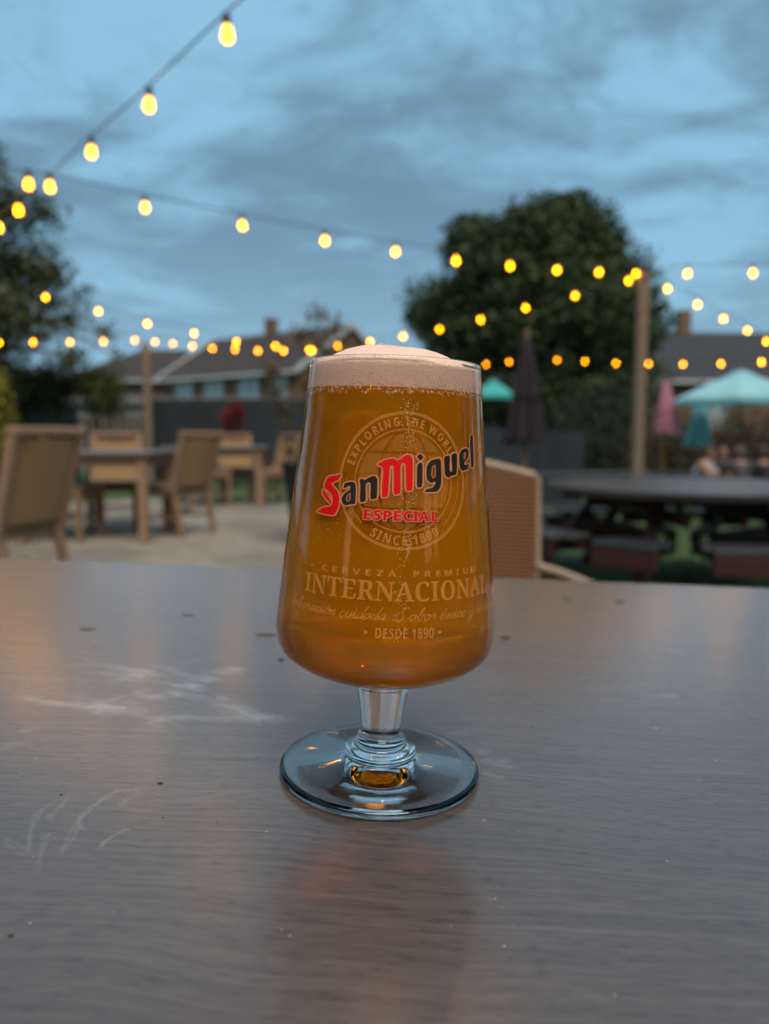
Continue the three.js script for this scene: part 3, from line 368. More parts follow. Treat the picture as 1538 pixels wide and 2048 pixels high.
{
  const bulbGeo = new THREE.LatheGeometry([[0.0125, 0.034], [0.013, 0.028], [0.017, 0.014], [0.0195, 0], [0.018, -0.012], [0.0115, -0.02], [0, -0.024]].map(([r, h]) => new THREE.Vector2(r, h)), 20);
  const holderGeo = merge([cyl(0.0145, 0.013, 0.034, 0, 0.032, 0, 14), cyl(0.008, 0.006, 0.016, 0, 0.064, 0, 10)]);
  const glow = phys([1, 0.72, 0.10], { emissive: lin(1, 0.46, 0.004), emissiveIntensity: 3.0, roughness: 0.12, transmission: 0.55, thickness: 0 }), hot = new THREE.MeshStandardMaterial({ color: lin(0.4, 0.3, 0.1), emissive: lin(1, 0.42, 0.012), emissiveIntensity: 38 }), coreGeo = new THREE.SphereGeometry(0.0088, 12, 8).scale(1, 1.5, 1), black = std([0.02, 0.02, 0.02], 0.6);
  let nl = 0;
  function string(label, pts, lead, tail, group = 'festoon strings over the garden') {       // bulbs hang under one sagging cable
    const t = thing('festoon_lights', label, 'string lights', V(0, 0, 0), 0, group);
    const up = V(0, 0.078, 0), line = [...(lead ?? []), ...pts.map((p) => p.clone().add(up)), ...(tail ?? [])];
    part(t, 'cable', tube(line, 0.0035, Math.max(24, line.length * 8), 6), black);
    pts.forEach((p) => {
      const b = part(t, 'bulb', bulbGeo, glow); b.position.copy(p); b.rotation.set(rr(-0.12, 0.12), 0, rr(-0.12, 0.12)); b.castShadow = false;
      part(b, 'filament', coreGeo, hot).castShadow = false; const h = part(b, 'lamp_holder', holderGeo, black); h.position.set(0, 0, 0);
      const l = new THREE.PointLight(lin(1, 0.62, 0.25), 0.03); l.name = 'bulb_light'; l.position.copy(p); l.castShadow = nl++ < 4; t.add(l);
    });
    return t;
  }
  reseed(77);
  const runs = (list, z0, z1) => list.map(([x, y], i) => at(x, y, 1 / mix(1 / z0, 1 / z1, (x - list[0][0]) / (list[list.length - 1][0] - list[0][0]))));
  const s2 = [[57, 370], [290, 416], [485, 452], [650, 482], [791, 504], [912, 522], [1020, 533], [1114, 541], [1198, 545], [1272, 548]];
  string('cable of bulbs rising from the tree to the tall round post', runs(s2, 3.99, 7.6), [at(-420, 250, 3.4), at(-160, 318, 3.65)], [POST_R.clone().add(V(0, 0.02, 0))]);
  const junction = at(100, 375, 3.93), s1 = runs([[455, 72], [298, 212], [183, 306], [100, 375]], 2.44, 3.93), step = s1[0].clone().sub(s1[1]);
  const over = [5, 4, 3, 2, 1].map((k) => s1[0].clone().addScaledVector(step, k).add(V(0, -0.035 * k, 0)));
  string('cable of bulbs passing overhead from the pub down to the long cable', [...over, ...s1], [over[0].clone().addScaledVector(step, 1.2).setY(3.0)], [junction.clone().add(V(-0.03, 0.085, -0.02))]);
  string('cable of bulbs dropping steeply into the loose leafy tree', [at(37, 422, 4.3), at(-3, 457, 4.7), at(-44, 488, 5.1)], [at(57, 360, 4.0).add(V(0, 0.06, 0))], [at(-120, 500, 5.8)]);
  string('cable of bulbs from the tall post down to the far gardens behind the glass', runs([[1257, 562], [1150, 592], [1051, 617], [961, 640], [879, 659], [806, 673], [740, 684], [675, 692], [620, 699]], 8.0, 11.5), [POST_R.clone()], [at(560, 712, 12.1)]);
  string('cable of bulbs running out of the leafy tree towards the houses', runs([[91, 595], [197, 623], [295, 648], [388, 667], [473, 684], [551, 693], [618, 701]], 9.0, 11.5), [at(-30, 555, 8.5)], [at(660, 708, 12)]);
  string('cable of bulbs from behind the leafy tree to the post by the fence', runs([[-2, 686], [66, 685], [140, 685], [207, 683], [269, 681]], 10.6, 12.6), [at(-80, 684, 10)], [POST_L.clone()]);
  string('cable of bulbs from the post by the fence sagging past the roofs', runs([[310, 684], [346, 688], [385, 693], [425, 697], [470, 699], [516, 702], [567, 702], [625, 702], [690, 702], [762, 699]], 13.7, 9.6), [POST_L.clone()], [at(845, 690, 9.1)]);
  string('low cable of bulbs in front of the big round tree and slate roof', runs([[972, 729], [1018, 724], [1066, 721], [1114, 720], [1170, 723], [1232, 727], [1297, 728], [1366, 729], [1442, 728], [1523, 725], [1612, 718]], 15.9, 10.6), [at(880, 735, 17)], [at(1720, 700, 10)]);
  string('cable of bulbs falling away from the tall post over the slate roof', runs([[1335, 578], [1395, 610], [1447, 638], [1495, 662], [1533, 683]], 7.9, 9.6), [POST_R.clone()], [at(1600, 715, 10.4)]);
  string('cable with two bulbs level against the sky beside the tall post', [at(1375, 548, 6.9), at(1506, 547, 6.2), at(1660, 545, 5.6)], [POST_R.clone().add(V(0.02, 0.03, 0))], [at(1900, 520, 5.0)]);
  const wallRow = []; for (let i = 0; i < 13; i++) wallRow.push(V(-4.2 + i * 0.66, 2.55 - 0.10 * Math.sin((i % 6.5) / 6.5 * Math.PI), 4.6)); string('cable of bulbs along the front of the pub', wallRow, [V(-4.9, 2.7, 4.6)], [V(4.4, 2.7, 4.6)]);
  const mid = []; for (let i = 0; i < 7; i++) mid.push(V(-1.9 + i * 0.34, 2.35 + 0.02 * i, 2.3 - i * 0.56)); string('cable of bulbs crossing above the table from the pub', mid.filter((p) => p.z > -0.6), [V(-2.2, 2.5, 3.3)], [V(0.2, 2.5, -1.0)]);
}

// ---------------------------------------------------------------- foliage
const LEAF = [[-0.5, 0, 0], [0, 0.06, 0.32], [0.5, 0, 0], [0, 0.06, -0.32]];
function leaves(blobs, count, size, tint, seed, shell = 0.55) {                     // leaf-sized faces spread through lumpy volumes; [x, y, z, rx, ry, rz]
  reseed(seed);
  const vol = blobs.map((b) => b[3] * b[4] * b[5]), tot = vol.reduce((a, b) => a + b, 0), pos = [], nor = [], col = [], idx = [], e = new THREE.Euler(), v = V(0, 0, 0), nn = V(0, 0, 0);
  blobs.forEach((b, bi) => {
    const n = Math.round(count * vol[bi] / tot);
    for (let i = 0; i < n; i++) {
      const u = rr(-1, 1), a = rnd() * 6.283, q = Math.sqrt(1 - u * u), rad = Math.pow(rnd(), shell / 1.4) * rr(0.9, 1.08), lump = 0.64 + 0.48 * noise(a * 2.8 + bi * 7, u * 4.5 + bi * 3 + 20);
      const cx = b[0] + b[3] * q * Math.cos(a) * rad * lump, cy = b[1] + b[4] * u * rad * lump, cz = b[2] + b[5] * q * Math.sin(a) * rad * lump;
      e.set(rr(-1, 1), rnd() * 6.3, rr(-1, 1)); const s = size * rr(0.6, 1.35), base = pos.length / 3, t = rr(0.65, 1.35), yel = rr(0, 1);
      nn.set(0, 1, 0).applyEuler(e);
      for (const p of LEAF) { v.set(p[0] * s, p[1] * s, p[2] * s).applyEuler(e); pos.push(cx + v.x, cy + v.y, cz + v.z); nor.push(nn.x, nn.y, nn.z); col.push(tint[0] * t * (1 + 0.3 * yel), tint[1] * t, tint[2] * t * (1 - 0.2 * yel)); }
      idx.push(base, base + 1, base + 2, base, base + 2, base + 3);
    }
  });
  const g = new THREE.BufferGeometry(); g.setAttribute('position', new THREE.Float32BufferAttribute(pos, 3)); g.setAttribute('normal', new THREE.Float32BufferAttribute(nor, 3)); g.setAttribute('color', new THREE.Float32BufferAttribute(col, 3)); g.setIndex(idx); return g;
}
const leafMat = new THREE.MeshStandardMaterial({ vertexColors: true, roughness: 0.8, side: THREE.DoubleSide });
const bark = std([0.075, 0.058, 0.042], 0.95, { bumpMap: grit, bumpScale: 0.02 });
function limb(a, b, r0, r1, bend = 0.1) { const m = a.clone().lerp(b, 0.5).add(V(rr(-bend, bend), rr(0, bend), rr(-bend, bend))), g = new THREE.TubeGeometry(new THREE.CatmullRomCurve3([a, m, b]), 8, 1, 8), p = g.attributes.position, n = 9 * 9; for (let i = 0; i < p.count; i++) { const k = Math.floor(i / 9) / 8, c = new THREE.CatmullRomCurve3([a, m, b]).getPoint(k), r = mix(r0, r1, k); p.setXYZ(i, c.x + (p.getX(i) - c.x) * r, c.y + (p.getY(i) - c.y) * r, c.z + (p.getZ(i) - c.z) * r); } return g; }
function tree(name, label, category, base, height, trunkR, blobs, count, size, tint, seed, shell, group) {
  const t = thing(name, label, category, base, 0, group); reseed(seed + 500);
  const top = V(0, height * 0.55, 0), parts = [limb(V(0, -0.1, 0), top, trunkR, trunkR * 0.55, height * 0.02)];
  for (const b of blobs) parts.push(limb(top.clone().multiplyScalar(rr(0.55, 1)), V(b[0], b[1], b[2]), trunkR * 0.42, trunkR * 0.08, height * 0.05));
  part(t, 'trunk', parts, bark); part(t, 'crown', leaves(blobs, count, size, tint, seed, shell), leafMat); return t;
}
{ // the big round tree
  const z = 25, k = z / FPX, B = at(1062, 875, z), gy = groundY(B.x, B.z), ball = (px, py, rx, ry, dz = 0) => [(px - 1062) * k, (875 - py) * k + EYE - gy - 0.0, dz, rx * k, ry * k, rx * k];
  tree('broadleaf_tree', 'big round dark green tree behind the strings of bulbs', 'tree', V(B.x, gy, B.z), 9.4, 0.4,
    [ball(1090, 505, 150, 95), ball(985, 540, 118, 92, 0.6), ball(1165, 560, 125, 120), ball(900, 635, 105, 85, 0.3), ball(1060, 650, 190, 130, 0.9), ball(1230, 650, 105, 130), ball(940, 745, 130, 100), ball(1190, 770, 135, 100, 0.5), ball(1060, 800, 190, 100, 0.4), ball(1125, 450, 70, 55), ball(930, 495, 60, 55), ball(850, 640, 55, 40)],
    95000, 0.19, [0.040, 0.074, 0.022], 11, 0.5);
}
{ // loose tree at the left edge
  const z = 12.5, k = z / FPX, B = at(-20, 875, z), gy = groundY(B.x, B.z), ball = (px, py, rx, ry, dz = 0) => [(px + 20) * k, (875 - py) * k + EYE - gy, dz, rx * k, ry * k, rx * k];
  tree('loose_leafy_tree', 'loose leafy tree with thin drooping sprays beside the patio', 'tree', V(B.x, gy, B.z), 5.8, 0.13,
    [ball(-20, 420, 95, 95), ball(60, 440, 85, 70, 0.2), ball(30, 540, 120, 90, -0.2), ball(110, 560, 75, 80), ball(-40, 620, 150, 120), ball(60, 655, 110, 85, 0.3), ball(150, 640, 55, 50), ball(185, 590, 30, 30), ball(215, 670, 45, 28), ball(20, 340, 40, 45), ball(150, 720, 60, 40), ball(240, 715, 26, 22), ball(-60, 760, 150, 90), ball(110, 445, 60, 50)],
    20000, 0.09, [0.062, 0.092, 0.038], 12, 1.0);
}
[[-8.6, -5.4, 7.2], [-9.4, -1.2, 7.6], [9.6, -6.4, 7.0], [9.0, -2.6, 7.4]].forEach(([x, z, h], i) => tree('garden_tree', ['dark green tree beyond the patio, next to the loose leafy one', 'dark green tree by the pub wing past the patio', 'dark green tree on the lawn beyond the picnic tables', 'dark green tree on the lawn by the pub wing'][i], 'tree', V(x, groundY(x, z), z), h, 0.2,
  [[0, h * 0.62, 0, 2.1, h * 0.24, 1.9], [0.6, h * 0.8, 0.4, 1.5, h * 0.18, 1.4], [-0.8, h * 0.45, 0.5, 1.7, h * 0.2, 1.5], [0.5, h * 0.38, -0.8, 1.8, h * 0.2, 1.6], [-0.4, h * 0.22, 0, 1.7, h * 0.14, 1.6]], 12000, 0.15, [0.035, 0.055, 0.022], 300 + i, 0.5, 'trees round the garden'));   // they stand beside the view and show dark in the sides of the glass
function shrub(name, label, category, px, py, z, rx, ry, count, size, tint, seed, group, y0) {
  const k = z / FPX, c = at(px, py, z), gy = y0 ?? groundY(c.x, c.z), h = c.y - gy, t = thing(name, label, category, V(c.x, gy, c.z), 0, group);
  reseed(seed); const bl = []; for (let i = 0; i < 7; i++) { const a = i * 0.9; bl.push([rx * k * 0.5 * Math.cos(a) * rr(0.4, 1), h + ry * k * rr(-0.5, 0.5), rx * k * 0.4 * Math.sin(a), rx * k * rr(0.45, 0.7), ry * k * rr(0.4, 0.65), rx * k * 0.5]); }
  const st = []; for (let i = 0; i < 4; i++) st.push(limb(V(rr(-0.04, 0.04), 0, rr(-0.04, 0.04)), V(bl[i][0], bl[i][1], bl[i][2]), 0.02, 0.006, 0.05)); part(t, 'stem', st, bark); part(t, 'foliage', leaves(bl, count, size, tint, seed, 0.7), leafMat); return t;
}
shrub('dark_shrub', 'dark green bush below the loose leafy tree, beside the slatted fence', 'bush', 110, 790, 13.4, 85, 95, 5200, 0.07, [0.032, 0.054, 0.022], 31);
shrub('dark_shrub', 'mid green bush with hanging leaves in front of the bungalow', 'bush', 205, 790, 13.0, 62, 80, 3200, 0.07, [0.075, 0.11, 0.03], 32);
shrub('dark_shrub', 'very dark evergreen mass at the edge of the patio under the tree', 'bush', 20, 800, 13.8, 110, 110, 5200, 0.08, [0.022, 0.036, 0.016], 33);
shrub('red_shrub', 'small dark red leafy shrub in front of the navy fence', 'shrub', 466, 835, 12.6, 34, 45, 1500, 0.05, [0.115, 0.012, 0.016], 34);

// potted plants on the patio
const potMat = std([0.012, 0.012, 0.014], 0.45);
function planter(label, p, r0, r1, h) { const t = thing('planter', label, 'planter', p, 0, 'black planters'); const g = new THREE.LatheGeometry([[0, 0.01], [r0 - 0.01, 0.0], [r0, 0.012], [r1, h - 0.03], [r1 + 0.018, h - 0.028], [r1 + 0.018, h], [r1 - 0.012, h], [r1 - 0.02, h - 0.05]].map(([r, y]) => new THREE.Vector2(r, y)), 28); part(t, 'pot', g, potMat); part(t, 'soil', new THREE.CylinderGeometry(r1 - 0.016, r1 - 0.016, 0.03, 24).translate(0, h - 0.06, 0), std([0.03, 0.022, 0.015], 1)); return t; }
{
  const p1 = at(628, 1075, 5.9).setY(0.012); planter('tall black tapered planter holding the thin sapling behind the beer glass', p1, 0.17, 0.26, 0.66);
  const t = thing('sapling', 'thin twiggy sapling with sparse olive and rust leaves in a black planter', 'sapling', V(p1.x, 0.62, p1.z)); reseed(71);
  const k = 5.9 / FPX, tips = [[-80, 745], [-60, 830], [-45, 900], [-20, 680], [10, 640], [45, 660], [60, 720], [-10, 780], [40, 800], [-70, 790], [20, 700]].map(([dx, y]) => V(dx * k, (875 - y) * k + EYE - 0.62, rr(-0.15, 0.15)));
  part(t, 'stem', [limb(V(0, -0.03, 0), V(0.03, 1.0, 0), 0.014, 0.006, 0.03), ...tips.map((q) => limb(V(0.01, Math.max(0.05, q.y * 0.4), 0), q, 0.006, 0.002, 0.05))], bark);
  part(t, 'foliage', leaves(tips.map((q) => [q.x, q.y, q.z, 0.13, 0.13, 0.12]), 900, 0.042, [0.105, 0.085, 0.032], 72, 1.2), leafMat);
  const p2 = at(-22, 1060, 6.4).setY(0.012); planter('black planter at the patio edge holding the yellow green conifer', p2, 0.16, 0.24, 0.55);
  const c = thing('conifer', 'small yellow green conifer in a black planter under the leafy tree', 'conifer', V(p2.x, 0.52, p2.z)); reseed(73); part(c, 'stem', limb(V(0, -0.03, 0), V(0, 0.75, 0), 0.02, 0.006, 0.01), bark);
  part(c, 'foliage', leaves([[0, 0.30, 0, 0.30, 0.28, 0.28], [0.10, 0.55, 0, 0.22, 0.26, 0.2], [0.14, 0.78, 0, 0.13, 0.22, 0.13], [0.22, 0.25, 0.05, 0.18, 0.2, 0.18]], 5200, 0.04, [0.17, 0.19, 0.025], 74, 0.6), leafMat);
}

// ---------------------------------------------------------------- fences
const navy = [[0.014, 0.022, 0.034], [0.017, 0.025, 0.037], [0.012, 0.019, 0.029]].map((c) => std(c, 0.75, { map: grainTex })), brownB = [[0.085, 0.070, 0.050], [0.10, 0.082, 0.058]].map((c) => std(c, 0.85, { map: grainTex }));
function fence(label, a, b, h, mats, w, gap, group) {
  const L = Math.hypot(b.x - a.x, b.z - a.z), t = thing('board_fence', label, 'fence', V(a.x, 0, a.z), -Math.atan2(b.z - a.z, b.x - a.x), group), n = Math.floor(L / (w + gap)); reseed(Math.round(L * 100));
  const gs = [0, 0.01, -0.012].map((d) => planar(box(w, h + d, 0.02, 0, (h + d) / 2, 0, 0.003), 1));
  for (let i = 0; i < n; i++) { const x = (i + 0.5) * (w + gap), gx = a.x + (b.x - a.x) * x / L, gz = a.z + (b.z - a.z) * x / L, m = part(t, 'board', gs[i % 3], mats[Math.floor(rnd() * mats.length)]); m.position.set(x, groundY(gx, gz) + 0.02, rr(-0.004, 0.004)); }
  const ga = groundY((a.x + b.x) / 2, (a.z + b.z) / 2); for (const y of [0.35, h - 0.3]) part(t, 'rail', box(L, 0.08, 0.04, L / 2, ga + y, -0.035), mats[0]); return t;
}
const fz = (px, z) => { const p = at(px, 875, z); return V(p.x, 0, p.z); };
fence('navy blue board fence below the houses', fz(296, 14.6), fz(690, 14.0), 1.66, navy, 0.145, 0.006);
fence('weathered brown slat fence with gaps beside the far post', fz(168, 14.9), fz(290, 14.7), 1.30, brownB, 0.10, 0.05);
fence('navy blue board fence half hidden by the bush', fz(40, 15.6), fz(165, 15.2), 1.55, navy, 0.145, 0.006);
fence('dark blue board fence under the big round tree', fz(880, 15.4), fz(1172, 14.8), 1.50, navy, 0.145, 0.006);

// ---------------------------------------------------------------- houses
const tileTex = dataTex(256, 256, (u, v) => { const row = Math.floor(v * 16), fx = (u * 12 + (row & 1) * 0.5) % 1, k = 0.72 + 0.35 * PERM[(row * 31 + Math.floor(u * 12 + (row & 1) * 0.5) * 17) & 65535]; return (v * 16) % 1 < 0.12 || fx < 0.05 ? 0.6 * k : k; });
const brickTex = dataTex(256, 256, (u, v) => { const row = Math.floor(v * 16), c = Math.floor(u * 8 + (row & 1) * 0.5), k = 0.7 + 0.4 * PERM[(row * 37 + c * 11) & 65535], j = (v * 16) % 1 < 0.14 || (u * 8 + (row & 1) * 0.5) % 1 < 0.06; return j ? [0.8, 0.85, 0.9] : [k, k * 0.97, k * 0.95]; });
const quad = (a, b, c, d) => { const g = new THREE.BufferGeometry(); g.setAttribute('position', new THREE.Float32BufferAttribute([...a, ...b, ...c, ...a, ...c, ...d], 3)); g.computeVertexNormals(); return g; };
function slab(pts, n, th) { // thick roof plane from its corner points
  const v = pts.map((p) => V(...p)), nn = v[1].clone().sub(v[0]).cross(v[2].clone().sub(v[0])).normalize().multiplyScalar(th), lo = v.map((p) => p.clone().sub(nn)), A = (p) => p.toArray(), m = v.length, out = [];
  const fan = (q, flip) => { for (let i = 1; i < m - 1; i++) { const t = flip ? [q[0], q[i + 1], q[i]] : [q[0], q[i], q[i + 1]]; const g = new THREE.BufferGeometry(); g.setAttribute('position', new THREE.Float32BufferAttribute(t.flatMap(A), 3)); g.computeVertexNormals(); out.push(g); } };
  fan(v, false); fan(lo, true); for (let i = 0; i < m; i++) out.push(quad(A(v[(i + 1) % m]), A(v[i]), A(lo[i]), A(lo[(i + 1) % m]))); return planar(merge(out), 0.5);
}
const roofBrown = std([0.052, 0.041, 0.036], 0.9, { map: tileTex }), slate = std([0.036, 0.040, 0.043], 0.8, { map: tileTex }), brickM = std([0.20, 0.115, 0.065], 0.9, { map: brickTex }), whiteP = std([0.55, 0.57, 0.58], 0.5), paneM = phys([1, 1, 1], { roughness: 0.02, transmission: 0.92, thickness: 0 });
function house(label, c, turn, w, d, eave, ridge, { hip = 0, brick = brickM, roof = roofBrown, windows = [], chimney, verge = true, over = 0.35 }) {
  const t = thing('house', label, 'house', c, turn), y0 = 0;
  const wall = [[-w / 2, -d / 2, w / 2, -d / 2], [w / 2, -d / 2, w / 2, d / 2], [w / 2, d / 2, -w / 2, d / 2], [-w / 2, d / 2, -w / 2, -d / 2]];
  const sh = new THREE.Shape([[-w / 2, 0], [w / 2, 0], [w / 2, eave], [-w / 2, eave]].map((p) => new THREE.Vector2(...p)));
  for (const [x, y, ww, hh] of windows) sh.holes.push(new THREE.Path([[x - ww / 2, y - hh / 2], [x - ww / 2, y + hh / 2], [x + ww / 2, y + hh / 2], [x + ww / 2, y - hh / 2]].map((p) => new THREE.Vector2(...p))));
  const front = new THREE.ExtrudeGeometry(sh, { depth: 0.22, bevelEnabled: false }).translate(0, 0, d / 2 - 0.22), parts = [front, new THREE.BoxGeometry(0.22, eave, d - 0.46).translate(-w / 2 + 0.11, eave / 2, -0.0), new THREE.BoxGeometry(0.22, eave, d - 0.46).translate(w / 2 - 0.11, eave / 2, 0), new THREE.BoxGeometry(w, eave, 0.22).translate(0, eave / 2, -d / 2 + 0.11)];
  if (!hip) for (const s of [-1, 1]) { const g = new THREE.ExtrudeGeometry(new THREE.Shape([[-d / 2, eave], [d / 2, eave], [0, ridge - 0.14]].map((p) => new THREE.Vector2(...p))), { depth: 0.2, bevelEnabled: false }).rotateY(Math.PI / 2).translate(s > 0 ? w / 2 - 0.22 : -w / 2 + 0.02, 0, 0); parts.push(g); }
  part(t, 'wall', parts.map((g) => planar(g, 0.55)), brick);
  const W2 = w / 2 + (hip ? over : 0.12), D2 = d / 2 + over, e = eave - 0.12, rx = hip ? w / 2 - hip : W2;
  const R = part(t, 'roof', [slab([[-W2, e, D2], [W2, e, D2], [rx, ridge, 0], [-rx, ridge, 0]], 0, 0.1), slab([[W2, e, -D2], [-W2, e, -D2], [-rx, ridge, 0], [rx, ridge, 0]], 0, 0.1), ...(hip ? [slab([[W2, e, D2], [W2, e, -D2], [rx, ridge, 0]], 0, 0.1), slab([[-W2, e, -D2], [-W2, e, D2], [-rx, ridge, 0]], 0, 0.1)] : [])], roof);
  if (!hip && verge) for (const s of [-1, 1]) for (const q of [-1, 1]) part(R, 'bargeboard', bar(V(s * (W2 + 0.03), e - 0.02, q * D2), V(s * (W2 + 0.03), ridge - 0.02, 0), 0.05, 0.24), whiteP);
  part(R, 'gutter', box(2 * W2, 0.11, 0.12, 0, e - 0.04, D2 + 0.06), whiteP);
  if (chimney) { const [x, ww, h] = chimney, ch = part(R, 'chimney', planar(new THREE.BoxGeometry(ww, h + 0.6, ww).translate(x, ridge + h / 2 - 0.3, 0), 0.55), brick); }
  for (const [x, y, ww, hh] of windows) { const f = part(t, 'window', [box(ww, 0.07, 0.07, x, y + hh / 2 - 0.035, d / 2 - 0.09), box(ww, 0.07, 0.07, x, y - hh / 2 + 0.035, d / 2 - 0.09), box(0.07, hh - 0.14, 0.07, x - ww / 2 + 0.035, y, d / 2 - 0.09), box(0.07, hh - 0.14, 0.07, x + ww / 2 - 0.035, y, d / 2 - 0.09), box(0.06, hh - 0.14, 0.06, x, y, d / 2 - 0.09)], whiteP); part(f, 'pane', new THREE.BoxGeometry(ww - 0.1, hh - 0.1, 0.012).translate(x, y, d / 2 - 0.12), paneM); part(f, 'curtain', planar(box(ww - 0.12, hh - 0.12, 0.02, x, y, d / 2 - 0.2, 0)), std([0.50, 0.54, 0.53], 0.9)); }
  return t;
}
const hp = (px, z) => { const p = at(px, 875, z); return V(p.x, groundY(p.x, p.z), p.z); };
house('brick bungalow with a brown hipped roof behind the far fence', hp(335, 42), 0.12, 9.2, 7.5, 4.05, 6.0, { hip: 3.4, windows: [[-1.2, 2.6, 1.6, 1.1], [2.2, 2.6, 1.6, 1.1]] });
house('house with white bargeboards and white framed upstairs windows beside the bungalow', hp(560, 37), -0.62, 9.4, 7.4, 3.9, 6.25, { windows: [[-3.1, 3.05, 1.5, 1.15], [-0.9, 3.05, 1.5, 1.15], [1.5, 3.05, 1.5, 1.15], [3.6, 3.05, 0.9, 1.15]], chimney: [-0.5, 0.5, 0.75] });
house('house with a long slate roof and brick chimney beside the big tree', hp(1500, 33), 0.05, 15, 8, 3.75, 6.15, { roof: slate, windows: [[-4, 2.3, 1.5, 1.1], [0, 2.3, 1.5, 1.1], [4, 2.3, 1.5, 1.1]], chimney: [-3.4, 0.5, 0.95], verge: false });
{ const t = thing('outbuilding', 'long low grey outbuilding with flat roof behind the navy fence', 'building', hp(380, 22), 0.04); part(t, 'wall', planar(box(9, 1.85, 3, -0.6, 0.92, 0, 0.01), 0.5), std([0.20, 0.20, 0.19], 0.9, { map: blotch })); part(t, 'roof', box(9.3, 0.2, 3.3, -0.6, 1.95, 0), std([0.17, 0.17, 0.17], 0.8)); }
{ // hedge behind the lawn tables
  const a = fz(1175, 18), b = fz(1700, 17), t = thing('hedge', 'tall dark green hedge behind the parasols', 'hedge', V((a.x + b.x) / 2, groundY(8, -17), (a.z + b.z) / 2)), bl = []; for (let i = 0; i < 10; i++) bl.push([-3.6 + i * 0.8, 0.95, -i * -0.1, 0.75, 1.45, 0.7]);
  part(t, 'foliage', leaves(bl, 26000, 0.085, [0.020, 0.035, 0.016], 41, 0.6), leafMat); part(t, 'stems', bl.map((q) => limb(V(q[0], 0, q[2]), V(q[0], 1.1, q[2]), 0.05, 0.02, 0.05)), bark);
}
{ const z = 21, t0 = at(870, 850, z); shrub('dark_shrub', 'dark bush mass under the big round tree by the blue fence', 'bush', 930, 815, 19, 140, 75, 7000, 0.1, [0.02, 0.033, 0.016], 36); shrub('dark_shrub', 'dark bush between the big tree and the hedge behind the tall post', 'bush', 1220, 830, 19.5, 120, 80, 7000, 0.1, [0.018, 0.03, 0.015], 37); }

// ---------------------------------------------------------------- parasols
function canopyOpen(R, rise, drop, n = 8) {
  const pos = [], idx = [], m = 6; const P = (i, j) => { const a = (i / n) * 2 * Math.PI, r = R * j / m; return V(Math.cos(a) * r, rise * (1 - Math.pow(j / m, 1.25)), Math.sin(a) * r); };
  for (let i = 0; i < n; i++) for (let j = 0; j < m; j++) for (const [u0, u1] of [[0, 0.5], [0.5, 1]]) { const q = (u, jj) => { const p = P(i, jj).lerp(P(i + 1, jj), u); p.y -= 0.05 * R * (jj / m) * Math.sin(u * Math.PI); return p.toArray(); }; const a = q(u0, j), b = q(u1, j), c = q(u1, j + 1), d = q(u0, j + 1); pos.push(...a, ...b, ...c, ...a, ...c, ...d); }
  for (let i = 0; i < n; i++) { const a = P(i, m), b = P(i + 1, m); const a2 = a.clone().setY(a.y - drop), b2 = b.clone().setY(b.y - drop); pos.push(...a.toArray(), ...b.toArray(), ...b2.toArray(), ...a.toArray(), ...b2.toArray(), ...a2.toArray()); }
  const g = new THREE.BufferGeometry(); g.setAttribute('position', new THREE.Float32BufferAttribute(pos, 3)); g.computeVertexNormals(); return g;
}
function parasolOpen(label, px, pyTop, z, R, rise, cloth, poleMat) {
  const p = at(px, pyTop, z), gy = groundY(p.x, p.z), h = p.y - gy, t = thing('open_parasol', label, 'parasol', V(p.x, gy, p.z), 0.3);
  const cn = part(t, 'canopy', canopyOpen(R, rise, 0.09).translate(0, h - rise, 0), cloth); part(cn, 'vent_cap', canopyOpen(R * 0.24, rise * 0.25, 0.02).translate(0, h - rise * 0.25 + 0.05, 0), cloth);
  part(t, 'pole', cyl(0.022, 0.02, h + 0.02, 0, 0, 0, 12), poleMat); part(t, 'finial', new THREE.SphereGeometry(0.03, 12, 8).translate(0, h + 0.06, 0), poleMat);
  for (let i = 0; i < 8; i++) { const a = i / 8 * 2 * Math.PI; part(t, 'rib', bar(V(0, h - 0.05, 0), V(Math.cos(a) * R * 0.97, h - rise - 0.01, Math.sin(a) * R * 0.97), 0.014), poleMat); }
  part(t, 'base', cyl(0.25, 0.2, 0.08), std([0.05, 0.05, 0.05], 0.7)); return t;
}
